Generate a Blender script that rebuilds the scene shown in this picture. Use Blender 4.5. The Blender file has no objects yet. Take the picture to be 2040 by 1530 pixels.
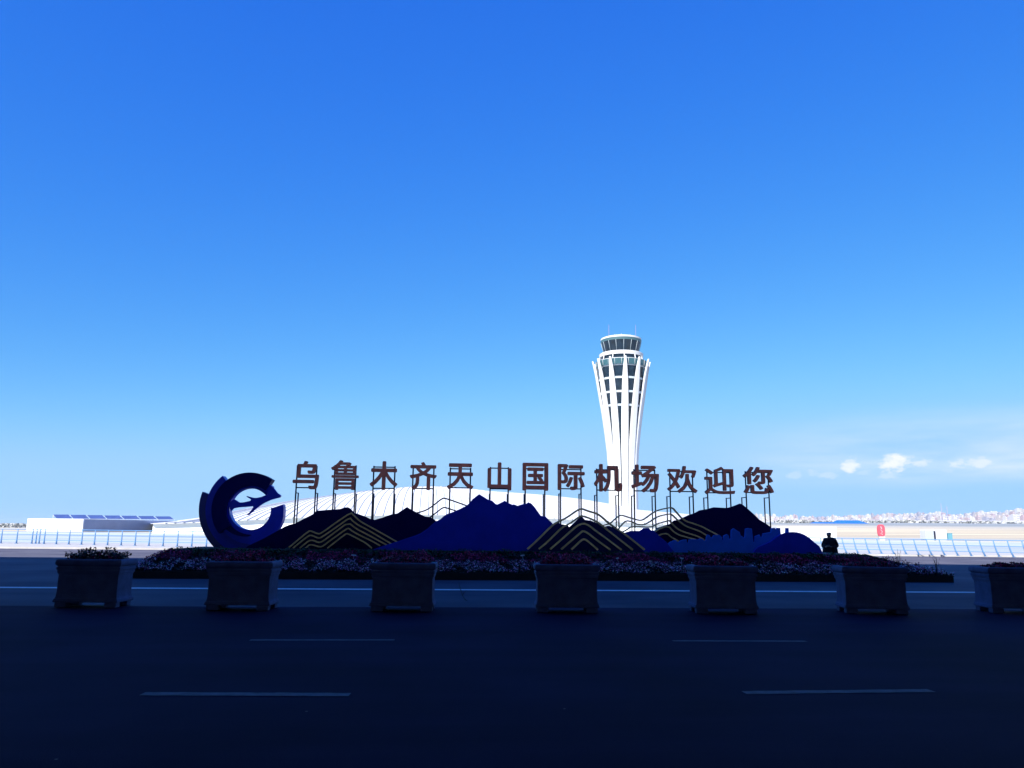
import bpy, bmesh, math, random
from mathutils import Vector, Matrix
import numpy as np

R = math.radians
C = bpy.context.scene.collection
SC = bpy.context.scene

# ------------------------------------------------------------------ camera
F = 1532.0                       # focal length in photo pixels (photo is 2040 x 1530)
CAM_Z = 1.55
PITCH, ROLL = R(10.75), R(0.62)
cam_d = bpy.data.cameras.new('camera')
cam = bpy.data.objects.new('camera', cam_d)
C.objects.link(cam)
ROT = Matrix.Rotation(R(90) + PITCH, 3, 'X') @ Matrix.Rotation(ROLL, 3, 'Z')
cam.matrix_world = Matrix.Translation((0, 0, CAM_Z)) @ ROT.to_4x4()
cam_d.sensor_width = 36.0
cam_d.lens = F / 2040.0 * 36.0
cam_d.clip_start = 0.1
cam_d.clip_end = 120000
SC.camera = cam

# ------------------------------------------------------------------ light and sky
SUN_EL, SUN_AZ = R(36), R(30)    # sun stands behind the viewer, to the left
to_sun = Vector((-math.sin(SUN_AZ) * math.cos(SUN_EL), -math.cos(SUN_AZ) * math.cos(SUN_EL), math.sin(SUN_EL)))
ld = bpy.data.lights.new('sun', 'SUN')
ld.energy = 5.0
ld.angle = R(0.5)
ld.color = (1.0, 0.96, 0.90)
lo = bpy.data.objects.new('sun', ld)
C.objects.link(lo)
lo.location = to_sun * 60
lo.rotation_euler = to_sun.to_track_quat('Z', 'Y').to_euler()

SC.view_settings.view_transform = 'Standard'
SC.view_settings.look = 'None'
SC.view_settings.exposure = 1.0
SC.view_settings.gamma = 1.0
SC.view_settings.use_curve_mapping = False

w = bpy.data.worlds.new("World")
SC.world = w
w.use_nodes = True
nt = w.node_tree
for n in list(nt.nodes):
    nt.nodes.remove(n)


def N(tree, kind, **kw):
    n = tree.nodes.new(kind)
    for k, v in kw.items():
        setattr(n, k, v)
    return n


def math_node(tree, op, a, b=None, c=None, clamp=False):
    n = tree.nodes.new('ShaderNodeMath')
    n.operation = op
    n.use_clamp = clamp
    for i, v in enumerate((a, b, c)):
        if v is None:
            continue
        if isinstance(v, (int, float)):
            n.inputs[i].default_value = v
        else:
            tree.links.new(v, n.inputs[i])
    return n.outputs[0]


sky = N(nt, 'ShaderNodeTexSky', sky_type='NISHITA')
sky.sun_disc = False
sky.sun_elevation = SUN_EL
sky.sun_rotation = math.pi + SUN_AZ
sky.altitude = 600
sky.air_density = 1.0
sky.dust_density = 0.25
sky.ozone_density = 2.0
SKY_STRENGTH = 0.06
# the camera's rendering of the sky: each channel of the sky texture gets its own contrast
sepc = N(nt, 'ShaderNodeSeparateColor')
nt.links.new(sky.outputs['Color'], sepc.inputs[0])
comb = N(nt, 'ShaderNodeCombineColor')
for i, (ref, val, ex, top) in enumerate(((0.81, 0.0205, 1.70, .36), (1.40, 0.176, 0.95, .665), (2.57, 0.82, 0.25, 1.1))):
    c_ = math_node(nt, 'POWER', math_node(nt, 'DIVIDE', sepc.outputs[i], ref), ex)
    c_ = math_node(nt, 'SMOOTH_MIN', c_, top / val, 0.22 / val)
    c_ = math_node(nt, 'MULTIPLY', c_, val / (SKY_STRENGTH * 2.0))
    nt.links.new(c_, comb.inputs[i])
# clouds low in the sky, by direction (they belong to the sky itself)
tc = N(nt, 'ShaderNodeTexCoord')
sep = N(nt, 'ShaderNodeSeparateXYZ')
nt.links.new(tc.outputs['Generated'], sep.inputs[0])
az = math_node(nt, 'ARCTAN2', sep.outputs[0], sep.outputs[1])
el = sep.outputs[2]
cv = N(nt, 'ShaderNodeCombineXYZ')
nt.links.new(az, cv.inputs[0])
nt.links.new(math_node(nt, 'MULTIPLY', el, 2.0), cv.inputs[1])


def smooth_band(x, lo0, lo1, hi0, hi1):
    a = N(nt, 'ShaderNodeMapRange', interpolation_type='SMOOTHSTEP')
    nt.links.new(x, a.inputs[0])
    a.inputs[1].default_value = lo0
    a.inputs[2].default_value = lo1
    b = N(nt, 'ShaderNodeMapRange', interpolation_type='SMOOTHSTEP')
    nt.links.new(x, b.inputs[0])
    b.inputs[1].default_value = hi0
    b.inputs[2].default_value = hi1
    b.inputs[3].default_value = 1.0
    b.inputs[4].default_value = 0.0
    return math_node(nt, 'MULTIPLY', a.outputs[0], b.outputs[0])


def puff(azc, elc, ra, re, k):
    """one soft cumulus puff at a direction, ragged by noise"""
    dx = math_node(nt, 'DIVIDE', math_node(nt, 'SUBTRACT', az, azc), ra)
    dy = math_node(nt, 'DIVIDE', math_node(nt, 'SUBTRACT', el, elc), re)
    d2 = math_node(nt, 'ADD', math_node(nt, 'MULTIPLY', dx, dx), math_node(nt, 'MULTIPLY', dy, dy))
    v = math_node(nt, 'SUBTRACT', math_node(nt, 'MULTIPLY_ADD', puff_noise, 3.2, -0.55), d2)
    m = N(nt, 'ShaderNodeMapRange', interpolation_type='SMOOTHSTEP')
    nt.links.new(v, m.inputs[0])
    m.inputs[1].default_value = 0.0
    m.inputs[2].default_value = 1.15
    m.inputs[4].default_value = k
    return m.outputs[0]


n1 = N(nt, 'ShaderNodeTexNoise')
n1.inputs['Scale'].default_value = 55
n1.inputs['Detail'].default_value = 6
n1.inputs['Roughness'].default_value = 0.6
nt.links.new(cv.outputs[0], n1.inputs['Vector'])
puff_noise = n1.outputs['Fac']
n2 = N(nt, 'ShaderNodeTexNoise')
n2.inputs['Scale'].default_value = 5
n2.inputs['Detail'].default_value = 5
n2.inputs['Roughness'].default_value = 0.55
cv2 = N(nt, 'ShaderNodeCombineXYZ')
nt.links.new(az, cv2.inputs[0])
nt.links.new(math_node(nt, 'MULTIPLY', el, 7.0), cv2.inputs[1])
nt.links.new(cv2.outputs[0], n2.inputs['Vector'])
wisp = N(nt, 'ShaderNodeMapRange', interpolation_type='SMOOTHSTEP')
nt.links.new(n2.outputs['Fac'], wisp.inputs[0])
wisp.inputs[1].default_value = 0.18
wisp.inputs[2].default_value = 0.85
wisp.inputs[4].default_value = 0.80
wm = math_node(nt, 'MULTIPLY', wisp.outputs[0],
               math_node(nt, 'MULTIPLY', smooth_band(el, 0.046, 0.076, 0.078, 0.155), smooth_band(az, 0.22, 0.52, 1.2, 1.6)))
cl = wm
for (a_, e_, ra, re, k) in ((0.414, 0.0795, 0.013, 0.014, .85), (0.461, 0.0815, 0.021, 0.014, .95), (0.484, 0.0810, 0.024, 0.009, .65),
                            (0.540, 0.0785, 0.026, 0.010, .7), (0.458, 0.0660, 0.02, 0.006, .4), (0.352, 0.0690, 0.012, 0.006, .3),
                            (0.372, 0.0720, 0.010, 0.007, .35), (0.39, 0.0680, 0.014, 0.006, .35), (0.43, 0.0700, 0.02, 0.006, .3), (0.515, 0.0720, 0.014, 0.005, .3)):
    cl = math_node(nt, 'MAXIMUM', cl, puff(a_, e_, ra, re, k))
mixc = N(nt, 'ShaderNodeMix', data_type='RGBA')
nt.links.new(cl, mixc.inputs['Factor'])
nt.links.new(comb.outputs[0], mixc.inputs[6])
mixc.inputs[7].default_value = (8.4, 8.6, 9.0, 1)
bg = N(nt, 'ShaderNodeBackground')
bg.inputs['Strength'].default_value = SKY_STRENGTH
nt.links.new(mixc.outputs[2], bg.inputs['Color'])
wo = N(nt, 'ShaderNodeOutputWorld')
nt.links.new(bg.outputs[0], wo.inputs['Surface'])

# ------------------------------------------------------------------ helpers


def ray(px, py):
    return ROT @ Vector(((px - 1020) / F, (765 - py) / F, -1.0))


def at_depth(px, py, d):
    r = ray(px, py)
    return Vector((0, 0, CAM_Z)) + r * (d / r.y)


def on_ground(px, py, z=0.0):
    r = ray(px, py)
    return Vector((0, 0, CAM_Z)) + r * ((z - CAM_Z) / r.z)


K = 0.075                        # the road runs slightly away to the right
U = Vector((1, K, 0)).normalized()      # along the road
V = Vector((-K, 1, 0)).normalized()     # across the road, away from the viewer
YAW = math.atan(K)
S0 = Vector((0, 26.9, 0))


def on_sign(px, py, off=0.0):
    """point of a pixel ray on the sign's vertical plane, pushed back by off"""
    r = ray(px, py)
    o = Vector((0, 0, CAM_Z))
    t = ((S0 - o).dot(V) + off) / r.dot(V)
    return o + r * t


MATS = {}


def mat(name, col, rough=0.6, metal=0.0, spec=0.5, var=0.0, scale=3.0, bump=0.0, bscale=None, col2=None, coat=0.0):
    if name in MATS:
        return MATS[name]
    m = bpy.data.materials.new(name)
    m.use_nodes = True
    t = m.node_tree
    p = t.nodes['Principled BSDF']
    p.inputs['Base Color'].default_value = (*col, 1)
    p.inputs['Roughness'].default_value = rough
    p.inputs['Metallic'].default_value = metal
    p.inputs['Specular IOR Level'].default_value = spec
    p.inputs['Coat Weight'].default_value = coat
    if var or col2 or bump:
        co = t.nodes.new('ShaderNodeTexCoord')
        no = t.nodes.new('ShaderNodeTexNoise')
        no.inputs['Scale'].default_value = scale
        no.inputs['Detail'].default_value = 8
        no.inputs['Roughness'].default_value = 0.65
        t.links.new(co.outputs['Object'], no.inputs['Vector'])
        if var or col2:
            rp = t.nodes.new('ShaderNodeValToRGB')
            a = tuple(max(0, c * (1 - var)) for c in col)
            b = col2 if col2 else tuple(min(1, c * (1 + var)) for c in col)
            rp.color_ramp.elements[0].position = 0.3
            rp.color_ramp.elements[1].position = 0.7
            rp.color_ramp.elements[0].color = (*a, 1)
            rp.color_ramp.elements[1].color = (*b, 1)
            t.links.new(no.outputs['Fac'], rp.inputs['Fac'])
            t.links.new(rp.outputs['Color'], p.inputs['Base Color'])
        if bump:
            nb = t.nodes.new('ShaderNodeTexNoise')
            nb.inputs['Scale'].default_value = bscale or scale * 8
            nb.inputs['Detail'].default_value = 4
            t.links.new(co.outputs['Object'], nb.inputs['Vector'])
            bn = t.nodes.new('ShaderNodeBump')
            bn.inputs['Strength'].default_value = bump
            bn.inputs['Distance'].default_value = 0.02
            t.links.new(nb.outputs['Fac'], bn.inputs['Height'])
            t.links.new(bn.outputs['Normal'], p.inputs['Normal'])
    MATS[name] = m
    return m


def link(name, me, mats=(), parent=None, kind=None):
    o = bpy.data.objects.new(name, me)
    C.objects.link(o)
    for m in (mats if isinstance(mats, (list, tuple)) else [mats]):
        me.materials.append(m)
    if parent is not None:
        o.parent = parent
    if kind:
        o['kind'] = kind
    return o


def obj(name, bm, mats, parent=None, kind=None, smooth=False):
    bmesh.ops.recalc_face_normals(bm, faces=bm.faces[:])
    me = bpy.data.meshes.new(name)
    bm.to_mesh(me)
    bm.free()
    if smooth:
        for p in me.polygons:
            p.use_smooth = True
    return link(name, me, mats, parent, kind)


def tag(o, label, cat, group=None, kind=None):
    o['label'] = label
    o['category'] = cat
    if group:
        o['group'] = group
    if kind:
        o['kind'] = kind
    return o


def empty(name, loc, rz=0.0):
    o = bpy.data.objects.new(name, None)
    C.objects.link(o)
    o.location = loc
    o.rotation_euler = (0, 0, rz)
    o.empty_display_size = 0.3
    return o


def copy_tree(o, parent=None):
    c = o.copy()
    C.objects.link(c)
    c.parent = parent
    for ch in list(o.children):
        copy_tree(ch, c)
    return c


def part(root, bm, name, mats, smooth=False):
    """link a bmesh given in world coordinates as a part of an (unscaled, maybe turned) empty"""
    inv = (Matrix.Translation(root.location) @ root.rotation_euler.to_matrix().to_4x4()).inverted()
    bm.transform(inv)
    return obj(name, bm, mats, root, smooth=smooth)


def box(bm, x0, x1, y0, y1, z0, z1, mi=0, M=None):
    vs = [bm.verts.new(p) for p in ((x0, y0, z0), (x1, y0, z0), (x1, y1, z0), (x0, y1, z0),
                                    (x0, y0, z1), (x1, y0, z1), (x1, y1, z1), (x0, y1, z1))]
    for f in ((0, 3, 2, 1), (4, 5, 6, 7), (0, 1, 5, 4), (1, 2, 6, 5), (2, 3, 7, 6), (3, 0, 4, 7)):
        bm.faces.new([vs[i] for i in f]).material_index = mi
    if M is not None:
        bmesh.ops.transform(bm, matrix=M, verts=vs)
    return vs


def prism(bm, front, dv, mi=0, side_mi=None):
    """polygon of 3-D points, extruded along dv"""
    a = [bm.verts.new(p) for p in front]
    b = [bm.verts.new(Vector(p) + dv) for p in front]
    n = len(a)
    bm.faces.new(a).material_index = mi
    bm.faces.new(b[::-1]).material_index = mi
    for i in range(n):
        j = (i + 1) % n
        bm.faces.new((a[j], a[i], b[i], b[j])).material_index = mi if side_mi is None else side_mi


def tube(bm, pts, r, seg=8, mi=0, cap=True):
    pts = [Vector(p) for p in pts]
    rings = []
    for i, p in enumerate(pts):
        d = (pts[min(i + 1, len(pts) - 1)] - pts[max(i - 1, 0)]).normalized()
        up = Vector((0, 0, 1)) if abs(d.z) < .95 else Vector((1, 0, 0))
        s = d.cross(up).normalized()
        u = s.cross(d).normalized()
        rr = r[i] if isinstance(r, (list, tuple)) else r
        rings.append([bm.verts.new(p + (s * math.cos(2 * math.pi * k / seg) + u * math.sin(2 * math.pi * k / seg)) * rr) for k in range(seg)])
    for i in range(len(rings) - 1):
        for k in range(seg):
            f = bm.faces.new((rings[i][k], rings[i][(k + 1) % seg], rings[i + 1][(k + 1) % seg], rings[i + 1][k]))
            f.material_index = mi
            f.smooth = True
    if cap:
        bm.faces.new(rings[0][::-1]).material_index = mi
        bm.faces.new(rings[-1]).material_index = mi


def lathe(bm, prof, seg=48, center=(0, 0), mi=0):
    rings = []
    for (r, z) in prof:
        rings.append([bm.verts.new((center[0] + r * math.cos(2 * math.pi * k / seg), center[1] + r * math.sin(2 * math.pi * k / seg), z)) for k in range(seg)])
    for i in range(len(rings) - 1):
        for k in range(seg):
            bm.faces.new((rings[i][k], rings[i][(k + 1) % seg], rings[i + 1][(k + 1) % seg], rings[i + 1][k])).material_index = mi
    bm.faces.new(rings[0][::-1]).material_index = mi
    bm.faces.new(rings[-1]).material_index = mi


def bar_strip(bm, pts, w, t, dirn, mi=0):
    """a flat bar following a polyline in a vertical plane; w wide in that plane, t deep along dirn"""
    pts = [Vector(p) for p in pts]
    up, lo_ = [], []
    for i, p in enumerate(pts):
        d0 = (p - pts[i - 1]).normalized() if i else (pts[1] - p).normalized()
        d1 = (pts[i + 1] - p).normalized() if i < len(pts) - 1 else d0
        n0 = dirn.cross(d0).normalized()
        n1_ = dirn.cross(d1).normalized()
        n = (n0 + n1_).normalized()
        k = w / 2 / max(0.5, n.dot(n0))
        up.append(p + n * k)
        lo_.append(p - n * k)
    for a in range(len(pts) - 1):
        q = [up[a], up[a + 1], lo_[a + 1], lo_[a]]
        f = [bm.verts.new(v) for v in q]
        b = [bm.verts.new(v + dirn * t) for v in q]
        bm.faces.new(f).material_index = mi
        bm.faces.new(b[::-1]).material_index = mi
        bm.faces.new((f[0], b[0], b[1], f[1])).material_index = mi
        bm.faces.new((f[2], b[2], b[3], f[3])).material_index = mi
        if a == 0:
            bm.faces.new((f[3], b[3], b[0], f[0])).material_index = mi
        if a == len(pts) - 2:
            bm.faces.new((f[1], b[1], b[2], f[2])).material_index = mi


def quads(name, centers, sizes, tilt, rng, mats, midx, parent=None, kind=None, aspect=0.6):
    """many small leaf-shaped faces with random orientation, one mesh (pointed quads)"""
    n = len(centers)
    th = rng.uniform(0, 2 * np.pi, n)
    ph = rng.uniform(-tilt, tilt, n)
    a = np.stack([np.cos(th) * np.cos(ph), np.sin(th) * np.cos(ph), np.sin(ph)], 1)
    ps = rng.uniform(-.9, .9, n)
    s = np.stack([-np.sin(th), np.cos(th), np.zeros(n)], 1)
    u = np.cross(a, s)
    b = s * np.cos(ps)[:, None] + u * np.sin(ps)[:, None]
    L = sizes[:, None]
    p0 = centers - a * L * .5
    p1 = centers + b * L * aspect * .5 + a * L * .05
    p2 = centers + a * L * .5
    p3 = centers - b * L * aspect * .5 + a * L * .05
    co = np.stack([p0, p1, p2, p3], 1).reshape(-1, 3)
    me = bpy.data.meshes.new(name)
    me.vertices.add(4 * n)
    me.vertices.foreach_set('co', co.astype(np.float32).ravel())
    me.loops.add(4 * n)
    me.loops.foreach_set('vertex_index', np.arange(4 * n, dtype=np.int32))
    me.polygons.add(n)
    me.polygons.foreach_set('loop_start', np.arange(0, 4 * n, 4, dtype=np.int32))
    me.polygons.foreach_set('loop_total', np.full(n, 4, dtype=np.int32))
    o = link(name, me, mats, parent, kind)
    me.polygons.foreach_set('material_index', midx.astype(np.int32))
    me.update(calc_edges=True)
    return o


# ------------------------------------------------------------------ ground and roads


def smooth(a, b, x):
    t = min(1, max(0, (x - a) / (b - a)))
    return t * t * (3 - 2 * t)


PROF = ((0, 0), (215, 0), (330, 2.2), (600, 8.0), (1000, 13.5), (1700, 25), (2500, 39), (3300, 54), (6000, 30), (12000, 0), (60000, 0))


def terrain(x, y):
    d = math.hypot(x, y)
    h = 0
    for (a, ha), (b, hb) in zip(PROF, PROF[1:]):
        if a <= d <= b:
            h = ha + (hb - ha) * (d - a) / (b - a)
            break
    side = smooth(0.12, 0.34, x / y) if y > 0 else 0
    und = 1 + 0.10 * math.sin(x * .004 + 1) * math.sin(y * .003) + 0.05 * math.sin(x * .017)
    return h * side * und - 0.012


bm = bmesh.new()
radii = [0, 8, 20, 45, 80, 120, 160, 215, 270, 330, 450, 600, 800, 1000, 1350, 1700, 2100, 2500, 3000, 3600, 4800, 6000, 9000, 12000, 20000]
NA = 180
rings = []
for r in radii[1:]:
    ring = []
    for k in range(NA):
        a = 2 * math.pi * k / NA
        x, y = r * math.sin(a), r * math.cos(a)
        ring.append(bm.verts.new((x, y, terrain(x, y))))
    rings.append(ring)
c0 = bm.verts.new((0, 0, -0.012))
for k in range(NA):
    bm.faces.new((c0, rings[0][(k + 1) % NA], rings[0][k]))
for i in range(len(rings) - 1):
    for k in range(NA):
        bm.faces.new((rings[i][k], rings[i][(k + 1) % NA], rings[i + 1][(k + 1) % NA], rings[i + 1][k]))
gm = bpy.data.materials.new('open_ground')
gm.use_nodes = True
t = gm.node_tree
p = t.nodes['Principled BSDF']
p.inputs['Roughness'].default_value = 0.9
geo = t.nodes.new('ShaderNodeNewGeometry')
ln = t.nodes.new('ShaderNodeVectorMath')
ln.operation = 'LENGTH'
t.links.new(geo.outputs['Position'], ln.inputs[0])
mp = t.nodes.new('ShaderNodeMapping')
mp.inputs['Scale'].default_value = (0.006, 0.045, 0.0)
t.links.new(geo.outputs['Position'], mp.inputs['Vector'])
nz = t.nodes.new('ShaderNodeTexNoise')
nz.inputs['Scale'].default_value = 1.0
nz.inputs['Detail'].default_value = 7
nz.inputs['Roughness'].default_value = 0.6
t.links.new(mp.outputs[0], nz.inputs['Vector'])
dist = math_node(t, 'MULTIPLY', ln.outputs['Value'], math_node(t, 'MULTIPLY_ADD', nz.outputs['Fac'], 0.7, 0.65))
lg = math_node(t, 'DIVIDE', math_node(t, 'LOGARITHM', math_node(t, 'MAXIMUM', dist, 1.0), 10.0), 4.0)
rp = t.nodes.new('ShaderNodeValToRGB')
cr = rp.color_ramp
stops = [(20, (.36, .37, .37)), (110, (.35, .39, .40)), (205, (.38, .42, .42)), (245, (.46, .385, .27)), (370, (.50, .42, .29)),
         (450, (.47, .42, .34)), (530, (.23, .25, .25)), (1150, (.29, .30, .31)), (1500, (.55, .52, .51)), (4000, (.40, .38, .40))]
while len(cr.elements) < len(stops):
    cr.elements.new(0.5)
for e, (d, c_) in zip(cr.elements, stops):
    e.position = math.log10(d) / 4
    e.color = (*c_, 1)
t.links.new(lg, rp.inputs['Fac'])
mx = t.nodes.new('ShaderNodeMix')
mx.data_type = 'RGBA'
mx.blend_type = 'MULTIPLY'
mx.inputs['Factor'].default_value = 1
t.links.new(rp.outputs['Color'], mx.inputs[6])
rp2 = t.nodes.new('ShaderNodeValToRGB')
rp2.color_ramp.elements[0].position = 0.3
rp2.color_ramp.elements[0].color = (.66, .68, .73, 1)
rp2.color_ramp.elements[1].position = 0.65
rp2.color_ramp.elements[1].color = (1.35, 1.35, 1.30, 1)
t.links.new(nz.outputs['Fac'], rp2.inputs['Fac'])
t.links.new(rp2.outputs['Color'], mx.inputs[7])
t.links.new(mx.outputs[2], p.inputs['Base Color'])
obj('ground', bm, gm, kind='structure', smooth=True)


def asphalt(name, col, worn, spec=.3):
    m = mat(name, col, rough=0.85, spec=spec)
    t = m.node_tree
    p = t.nodes['Principled BSDF']
    co = t.nodes.new('ShaderNodeTexCoord')
    big = t.nodes.new('ShaderNodeTexNoise')
    big.inputs['Scale'].default_value = 0.35
    big.inputs['Detail'].default_value = 6
    fine = t.nodes.new('ShaderNodeTexNoise')
    fine.inputs['Scale'].default_value = 90
    fine.inputs['Detail'].default_value = 3
    streak = t.nodes.new('ShaderNodeMapping')
    streak.inputs['Scale'].default_value = (0.06, 1.6, 1)
    st = t.nodes.new('ShaderNodeTexNoise')
    st.inputs['Scale'].default_value = 1.0
    st.inputs['Detail'].default_value = 4
    t.links.new(co.outputs['Object'], big.inputs['Vector'])
    t.links.new(co.outputs['Object'], fine.inputs['Vector'])
    t.links.new(co.outputs['Object'], streak.inputs['Vector'])
    t.links.new(streak.outputs[0], st.inputs['Vector'])
    s = math_node(t, 'ADD', math_node(t, 'MULTIPLY', big.outputs['Fac'], .5), math_node(t, 'MULTIPLY', st.outputs['Fac'], .2))
    s = math_node(t, 'ADD', s, math_node(t, 'MULTIPLY', fine.outputs['Fac'], .3))
    rp = t.nodes.new('ShaderNodeValToRGB')
    rp.color_ramp.elements[0].position = .40
    rp.color_ramp.elements[1].position = .60
    rp.color_ramp.elements[0].color = (*col, 1)
    rp.color_ramp.elements[1].color = (*worn, 1)
    t.links.new(s, rp.inputs['Fac'])
    # sparse pale grit and spots
    vo = t.nodes.new('ShaderNodeTexVoronoi')
    vo.inputs['Scale'].default_value = 1.3
    t.links.new(co.outputs['Object'], vo.inputs['Vector'])
    spot = math_node(t, 'MULTIPLY', math_node(t, 'LESS_THAN', vo.outputs['Distance'], .018), .45)
    cm = t.nodes.new('ShaderNodeMix')
    cm.data_type = 'RGBA'
    t.links.new(spot, cm.inputs['Factor'])
    t.links.new(rp.outputs['Color'], cm.inputs[6])
    cm.inputs[7].default_value = (.30, .30, .32, 1)
    t.links.new(cm.outputs[2], p.inputs['Base Color'])
    bn = t.nodes.new('ShaderNodeBump')
    bn.inputs['Strength'].default_value = .35
    bn.inputs['Distance'].default_value = .01
    t.links.new(fine.outputs['Fac'], bn.inputs['Height'])
    t.links.new(bn.outputs['Normal'], p.inputs['Normal'])
    return m


def road_sheet(name, v0, v1, z, m, u0=-170, u1=170, kind='structure', thick=None):
    """a strip lying along the road direction; v is the distance across the road at x = 0"""
    bm = bmesh.new()
    if thick is None:
        vs = [bm.verts.new(q) for q in ((u0, v0, 0), (u1, v0, 0), (u1, v1, 0), (u0, v1, 0))]
        bm.faces.new(vs)
    else:
        box(bm, u0, u1, v0, v1, -thick, 0)
    o = obj(name, bm, m, kind=kind)
    o.location = (0, 0, z)
    o.rotation_euler = (0, 0, YAW)
    return o


def to_uv(p):
    return p.dot(U), p.dot(V)


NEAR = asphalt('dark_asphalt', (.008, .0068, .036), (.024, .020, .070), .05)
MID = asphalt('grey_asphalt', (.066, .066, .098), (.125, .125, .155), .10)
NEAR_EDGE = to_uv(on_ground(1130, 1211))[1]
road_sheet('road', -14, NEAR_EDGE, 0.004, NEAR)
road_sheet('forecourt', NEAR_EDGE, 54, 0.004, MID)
kerb_m = mat('pale_concrete', (.42, .41, .40), rough=.85, var=.15, scale=.8, bump=.2)
road_sheet('pavement', 54.0, 66.0, 0.13, kerb_m, thick=.16)
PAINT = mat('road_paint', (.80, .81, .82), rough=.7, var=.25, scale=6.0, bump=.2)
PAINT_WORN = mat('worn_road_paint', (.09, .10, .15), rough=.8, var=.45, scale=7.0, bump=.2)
u, v = to_uv(on_ground(1020, 1176))
road_sheet('lane_marking', v - .20, v + .20, 0.009, PAINT, -60, 60)
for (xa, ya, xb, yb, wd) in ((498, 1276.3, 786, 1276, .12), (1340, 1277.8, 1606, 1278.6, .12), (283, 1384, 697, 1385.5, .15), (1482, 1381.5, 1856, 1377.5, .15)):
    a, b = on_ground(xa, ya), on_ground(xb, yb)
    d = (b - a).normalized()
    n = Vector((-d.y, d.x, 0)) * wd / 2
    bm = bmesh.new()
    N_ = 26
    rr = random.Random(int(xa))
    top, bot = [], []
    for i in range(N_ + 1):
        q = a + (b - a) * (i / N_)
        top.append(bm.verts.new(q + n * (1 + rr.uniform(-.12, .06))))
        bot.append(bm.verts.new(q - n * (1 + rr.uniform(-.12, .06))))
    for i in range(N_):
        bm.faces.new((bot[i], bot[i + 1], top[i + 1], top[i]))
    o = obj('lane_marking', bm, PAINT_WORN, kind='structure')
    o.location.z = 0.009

# ------------------------------------------------------------------ terminal whose shade covers the forecourt (behind the viewer)
CONC = mat('shade_concrete', (.10, .10, .11), rough=.8, var=.2, scale=.5)
GLASS_D = mat('fill_mirror_glass', (.62, .68, .80), rough=.12, metal=.9)  # mirror finish added out of view to throw sky light onto the sign fronts
SOFFIT = mat('dark_soffit', (.06, .062, .07), rough=.6)
EDGE_Z = 21.0
SH_V = to_uv(on_ground(1000, 1117.5))[1]                       # where the shade ends on the ground
reach = EDGE_Z / math.tan(SUN_EL)
sh = Vector((math.sin(SUN_AZ) * reach, math.cos(SUN_AZ) * reach, 0))
EDGE_V = SH_V - sh.dot(V)
ter = empty('terminal_building', (0, -14, 0), YAW)
tag(ter, 'long terminal hall with deep dark canopy standing behind the viewer', 'building')
MU = Matrix.Translation((0, 0, 0)) @ Matrix.Rotation(YAW, 4, 'Z')
bm = bmesh.new()
box(bm, -190, 190, -13.4, EDGE_V - .4, EDGE_Z - 1.2, EDGE_Z - .6)
for i in range(-19, 20):
    box(bm, i * 10 - .25, i * 10 + .25, -13.0, EDGE_V - 1.0, EDGE_Z - 1.9, EDGE_Z - 1.2)
bm.transform(MU)
part(ter, bm, 'canopy', SOFFIT)
bm = bmesh.new()
box(bm, -190, 190, EDGE_V - .4, EDGE_V, EDGE_Z - 1.4, EDGE_Z)
bm.transform(MU)
part(ter, bm, 'fascia', CONC)
bm = bmesh.new()
box(bm, -190, 190, -60, -14.2, 0.0, 22.5)
bm.transform(MU)
part(ter, bm, 'hall', CONC)
bm = bmesh.new()
box(bm, -188, 188, -14.18, -13.9, 0.4, 18.6)
bm.transform(MU)
gl = part(ter, bm, 'reflector_front', GLASS_D)
bm = bmesh.new()
for i in range(-46, 47):
    box(bm, i * 4 - .06, i * 4 + .06, -13.88, -13.7, 0.4, 18.6)
bm.transform(MU)
part(ter, bm, 'mullions', CONC)
for i in range(-6, 7):
    bm = bmesh.new()
    lathe(bm, [(.55, 0.01), (.55, 18.8), (.9, EDGE_Z - 1.95)], 20, (i * 24 + 12, -7.0))
    bm.transform(MU)
    part(ter, bm, 'column', CONC, smooth=True)

# ------------------------------------------------------------------ planters
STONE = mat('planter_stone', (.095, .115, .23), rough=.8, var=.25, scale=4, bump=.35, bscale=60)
SOIL = mat('soil', (.03, .022, .016), rough=1.0, var=.4, scale=20)
LEAF = mat('leaf_green', (.045, .12, .035), rough=.6, var=.5, scale=8)
LEAF2 = mat('leaf_dark', (.020, .028, .014), rough=.6, var=.5, scale=8)
REDLEAF = mat('flower_maroon', (.36, .014, .09), rough=.6, var=.4, scale=8)
REDFL = mat('flower_red', (.78, .04, .18), rough=.6, var=.3, scale=8)
WHITEFL = mat('flower_white', (.86, .80, .82), rough=.6, var=.15, scale=8)
PINKFL = mat('flower_pink', (.74, .26, .48), rough=.6, var=.25, scale=8)


def frame_ring(bm, prof, hx, hy):
    """rectangular moulded box: prof is a list of (offset outwards, z)"""
    rr = []
    for (o_, z) in prof:
        rr.append([bm.verts.new((sx * (hx + o_), sy * (hy + o_), z)) for sx, sy in ((-1, -1), (1, -1), (1, 1), (-1, 1))])
    for a, b in zip(rr, rr[1:]):
        for k in range(4):
            bm.faces.new((a[k], a[(k + 1) % 4], b[(k + 1) % 4], b[k]))
    return rr


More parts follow.
